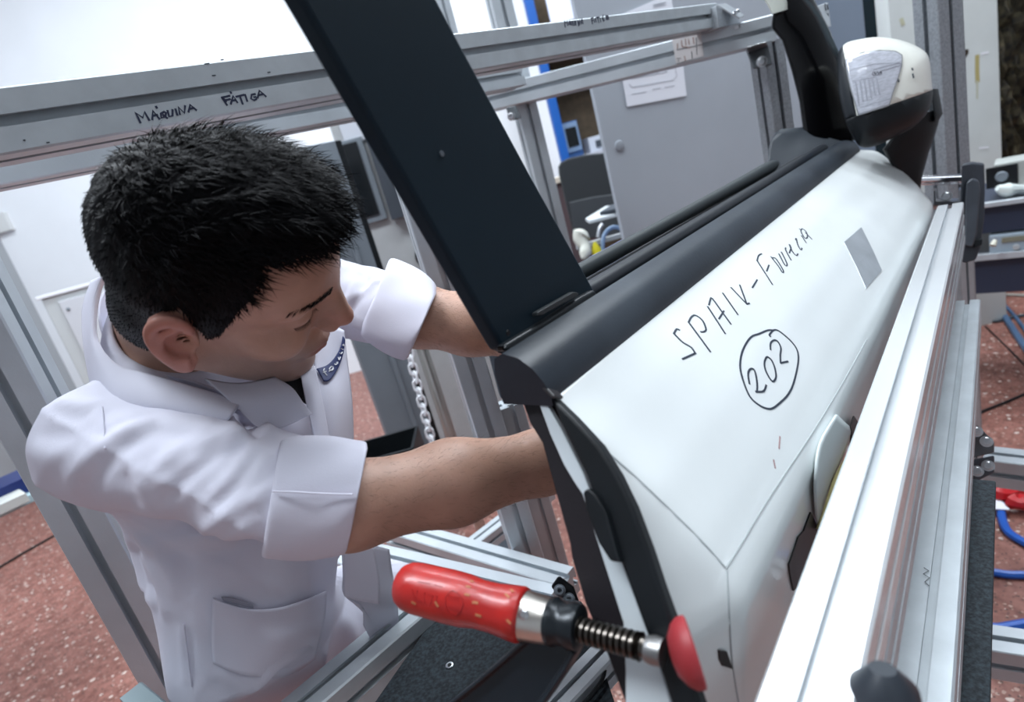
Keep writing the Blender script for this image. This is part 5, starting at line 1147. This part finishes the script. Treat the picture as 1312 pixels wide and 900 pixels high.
def apply_folds(V, q):
    t_ = BVHTree.FromPolygons([Vector(v) for v in V], q.tolist())
    e1 = V[q[:, 1]]-V[q[:, 0]]; e2 = V[q[:, 3]]-V[q[:, 0]]; fn_ = np.cross(e1, e2); Nv = np.zeros_like(V)
    for k in range(4): np.add.at(Nv, q[:, k], fn_)
    Nv /= np.linalg.norm(Nv, axis=1)[:, None]+1e-12
    if ((V-V.mean(0))*Nv).sum() < 0: Nv = -Nv
    D = np.zeros(len(V))
    for pl_, A_, w_ in FOLDS:
        pts = [t_.ray_cast(CAM, ray(x, y).normalized())[0] for x, y in densify(pl_, 6)]; pts = [N3(p) for p in pts if p]
        if len(pts) < 2: continue
        best = np.full(len(V), 9.); sg = np.zeros(len(V)); tt = np.zeros(len(V)); m = len(pts)-1
        near = np.where(np.linalg.norm(V-np.mean(pts, 0), axis=1) < .16)[0]; Vn = V[near]; bn = np.full(len(near), 9.); sn = np.zeros(len(near)); tn = np.zeros(len(near))
        for i, (a, b) in enumerate(zip(pts, pts[1:])):
            ba = b-a; t = np.clip(((Vn-a)@ba)/(ba@ba+1e-12), 0, 1); dv = Vn-a-t[:, None]*ba; dd = np.linalg.norm(dv, axis=1); vd = N3(CAM)-a; s = np.sign(dv@np.cross(ba, vd)); k = dd < bn
            bn[k] = dd[k]; sn[k] = s[k]; tn[k] = (i+t[k])/m
        end = np.clip(np.minimum(tn, 1-tn)*5+.15, 0, 1); x = bn*sn
        w_ = w_*1.25
        D[near] += A_*.72*end*(np.exp(-(x/w_)**2)-.75*np.exp(-((x-1.6*w_)/(w_*1.1))**2))
    return V+Nv*D[:, None]
V = apply_folds(V, q)
coat = np_obj('lab_coat', V, q, COATM, MAN)
# trousers and shoes
def trou_sdf(p):
    d = cone(p, PEL+side*.05, PEL-side*.05, .085, .085)
    d = smin(d, cone(p, PEL, (WST+PEL)/2+np.array([0, 0, .07]), .085, .082), .03)
    for sgn in (-1, 1):
        hip = PEL+side*sgn*.070+np.array([0, 0, -.05]); kn = hip+np.array([.0, -.01, -.42])+FWD*.03; an = kn+np.array([0, 0, -.36])-FWD*.03
        d = smin(d, cone(p, hip, kn, .082, .070), .03); d = smin(d, cone(p, kn, an, .073, .062), .02)
    d = np.where(p[:, 2] > .55, np.maximum(d, torso_in(p)+.008), d)
    return smax(d, .07-p[:, 2], .01)
V, q = sdf_mesh(trou_sdf, PEL*[1, 1, 0]-[.35, .35, .0], PEL*[1, 1, 0]+[.35, .35, 1.22], .008, B=16, proj=1); np_obj('trousers', V, q, TROU, MAN)
for sgn in (-1, 1):
    an = PEL+side*sgn*.070+np.array([0, -.01, 0]); an[2] = .045
    f = lambda p: smax(smin(cone(p, an-FWD*.04, an+FWD*.10, .043, .040), cone(p, an+FWD*.10, an+FWD*.17, .042, .036), .02), .003-p[:, 2], .006)
    V, q = sdf_mesh(f, an-[.28, .28, .05], an+[.28, .28, .12], .006, B=12, proj=1); np_obj('shoe', V, q, SHOE, MAN)
# ---- collar, lapel, cuffs, pocket, badge of the coat
bpy.context.view_layer.update()
chit = bvh_hit(coat)
def onc(x, y, lift=.003, zfb=.6):
    h = chit(x, y); return (h[0]+h[1]*lift) if h else W(x, y, zfb)
COATC = COATM
top = [(136, 352, .66), (126, 385, .645), (124, 430, .62), (148, 466, .585), (190, 480, .57), (240, 494, .56), (285, 508, .555), (308, 517, .55)]
bot = [(118, 360, .67), (106, 400, .655), (112, 470, .62), (131, 521, .575), (180, 531, .552), (225, 538, .548), (262, 546, .543), (286, 549, .543)]
rows = []
for k, b in ((0, 0), (.33, .012), (.7, .012), (1, .002)):
    rows.append([W(a[0]+(c[0]-a[0])*k, a[1]+(c[1]-a[1])*k, a[2]+(c[2]-a[2])*k-b) for a, c in zip(top, bot)])
patch('collar', rows, COATC, coat, .0022, 5)
# inner collar stand round the neck
inn = [(300, 508, .575), (250, 490, .585), (205, 478, .60), (160, 462, .62), (132, 430, .65), (128, 385, .69), (150, 350, .74)]
patch('collar_stand', [[W(x, y, z) for x, y, z in inn], [W(x+8, y+10, z+.012) for x, y, z in inn], [W(x+16, y+26, z+.02) for x, y, z in inn]], COATC, coat, .002, 4)
patch('lapel', [[W(262, 486, .57), W(305, 492, .566), W(352, 484, .572)], [W(285, 506, .552), W(325, 512, .548), W(375, 498, .558)], [W(300, 520, .545), W(338, 540, .542), W(390, 518, .552)], [W(306, 526, .543), W(343, 552, .540), W(401, 531, .552)]], COATC, coat, .0022, 5)
patch('undershirt', [[W(345, 478, .60), W(370, 468, .61), W(392, 472, .615)], [W(352, 492, .59), W(378, 492, .60), W(396, 498, .606)], [W(366, 508, .585), W(384, 512, .59), W(398, 520, .60)]], TSH, coat, .004, 4)
patch('front_placket', [[W(384, 476, .606), W(394, 474, .610), W(404, 470, .614)], [W(392, 515, .580), W(402, 512, .582), W(412, 512, .588)], [W(402, 560, .562), W(412, 562, .566), W(421, 562, .574)], [W(412, 610, .566), W(420, 612, .570), W(428, 612, .578)]], COATC, coat, .003, 5)
patch('chest_front', [[W(400, 452, .630), W(420, 420, .645), W(440, 424, .66)], [W(404, 480, .612), W(424, 470, .628), W(444, 460, .65)], [W(410, 520, .590), W(432, 515, .604), W(450, 515, .635)], [W(418, 580, .582), W(436, 580, .596), W(452, 580, .63)], [W(422, 660, .60), W(440, 660, .61), W(454, 660, .64)]], COATC, coat, .003, 5)
bpy.context.view_layer.update()
cf = [o for o in coat.children if o.name.startswith('chest_front')][0]; cfh = bvh_hit(cf)
def onf(x, y, l):
    h = cfh(x, y); return h[0]+h[1]*l if h else W(x, y, .60)
inner_e = [(405, 475), (416, 471), (424, 464), (431, 453), (435, 443), (437, 432)]; outer_e = [(414, 491), (421, 490), (428, 480), (434, 467), (438, 452), (440, 437)]
bdg = patch('badge', [[onf(x, y, .0028) for x, y in inner_e], [onf((x+u)/2, (y+v)/2, .0032) for (x, y), (u, v) in zip(inner_e, outer_e)], [onf(x, y, .0028) for x, y in outer_e]], NAVY, coat, .001, 4)
bh = lambda x, y: (onf(x, y, .0044), (CAM-onf(x, y, 0)).normalized())
fz = tr([[(245, 655), (235, 685), (275, 745)], [(228, 705), (265, 690)], [(300, 690), (335, 665), (350, 640), (330, 625), (305, 655), (325, 680), (355, 655)],
  [(365, 590), (372, 605), (395, 585), (398, 560)], [(385, 565), (400, 585)], [(405, 500), (415, 535), (432, 495)], [(425, 440), (440, 455), (455, 430)], [(440, 385), (462, 400)], [(455, 340), (475, 350), (470, 330)]], 390, 410, 10)
ink('badge_lettering', [smoothstroke(s, 3) for s in fz], bh, .0011, WHITE, bdg)['kind'] = 'stuff'
def cuff(name, C, A, depth, th):
    """C: ring centres (px,py,z); A: image vectors centre->top for each ring; depth radius"""
    R_ = []; n = 36; info = list(zip(C, A))
    path = info+[((info[-1][0][0]+.5, info[-1][0][1], info[-1][0][2]), (info[-1][1][0]*.93, info[-1][1][1]*.93))]+[((info[-2][0][0], info[-2][0][1], info[-2][0][2]), (info[-2][1][0]*.86, info[-2][1][1]*.86))]
    for i, ((x, y, z), (ax_, ay_)) in enumerate(path):
        c = W(x, y, z); a = W(x+ax_, y+ay_, z)-c; b = (CAM-c).normalized()*depth*(1 if i < len(info) else .92)
        ring = []
        for k in range(n):
            t = 2*math.pi*k/n; w = 1+.022*math.sin(3*t+i*.8)+.014*math.sin(7*t+i*1.7); ring.append(c+a*math.cos(t)*w+b*math.sin(t)*w)
        R_.append(ring)
    # smooth between the rings
    cols = [crom([R_[i][k] for i in range(len(R_))], 4) for k in range(n)]
    return loft(name, [[cols[k][i] for k in range(n)] for i in range(len(cols[0]))], COATC, coat, cap=False, smooth=True)
cn = cuff('cuff', [(350, 640, .512), (348, 641, .508), (375, 640, .506), (410, 639, .503), (440, 639, .498), (455, 638, .496), (458, 637, .495)], [(10, -56), (12, -74), (12, -80), (12, -80), (13, -75), (13, -72), (13, -66)], .048, .004)
cl_ = cuff('cuff', [(478, 384, .745), (482, 383, .742), (500, 392, .735), (520, 402, .727), (536, 412, .720), (541, 415, .718)], [(16, -36), (18, -50), (20, -54), (21, -54), (20, -50), (19, -44)], .056, .004)
tube('cuff_crease', [W(x, y, z) for x, y, z in ((350, 630, .4625), (380, 631, .456), (415, 633, .453), (452, 634, .448))], .0008, COATM, cn, 6, res=3)
# pocket, seams, front hem flap
pk = [[(274, 764), (292, 772), (318, 779), (352, 778), (385, 768), (412, 757)], [(273, 790), (300, 795), (325, 800), (352, 800), (385, 793), (412, 785)], [(273, 820), (300, 826), (325, 829), (355, 828), (385, 820), (408, 812)], [(275, 848), (298, 860), (325, 866), (352, 866), (380, 858), (402, 842)]]
patch('pocket', [[onc(x, y, l) for x, y in r] for r, l in zip(pk, (.006, .0045, .004, .003))], COATC, coat, .0015, 4)
patch('pocket_gap_shade', [[onc(x, y, .003) for x, y in r] for r in ([(284, 764), (300, 766), (324, 774)], [(286, 768), (303, 773), (324, 779)])], mat('pocket_shadow_cloth', (.30, .30, .36), .9), coat, .001, 4)  # darker cloth patch painting the shade inside the pocket mouth
patch('front_flap', [[W(438, 700, .66), W(470, 698, .68), W(498, 704, .70)], [W(440, 735, .65), W(468, 738, .67), W(502, 735, .70)], [W(441, 762, .645), W(462, 768, .66), W(508, 768, .70)], [W(462, 775, .66), W(480, 800, .69), W(510, 800, .71)], [W(466, 800, .68), W(482, 830, .70), W(505, 830, .72)]], COATC, coat, .003, 5)
patch('flap_corner', [[W(440, 700, .64), W(455, 700, .645), W(478, 700, .655)], [W(441, 735, .64), W(458, 738, .645), W(486, 740, .655)], [W(441, 764, .64), W(462, 770, .648), W(486, 774, .655)]], COATC, coat, .003, 5)
for st, nm in (([(131, 522), (133, 545), (135, 575)], 'shoulder_seam'), ([(236, 800), (240, 835), (246, 880)], 'side_seam')):
    tube(nm, [onc(x, y, .0006) for x, y in st], .0009, COATC, coat, 6, res=4)
tube('collar_edge_seam', [W(x, y, z-.002) for x, y, z in bot[3:]], .0010, COATC, coat, 6, res=4)
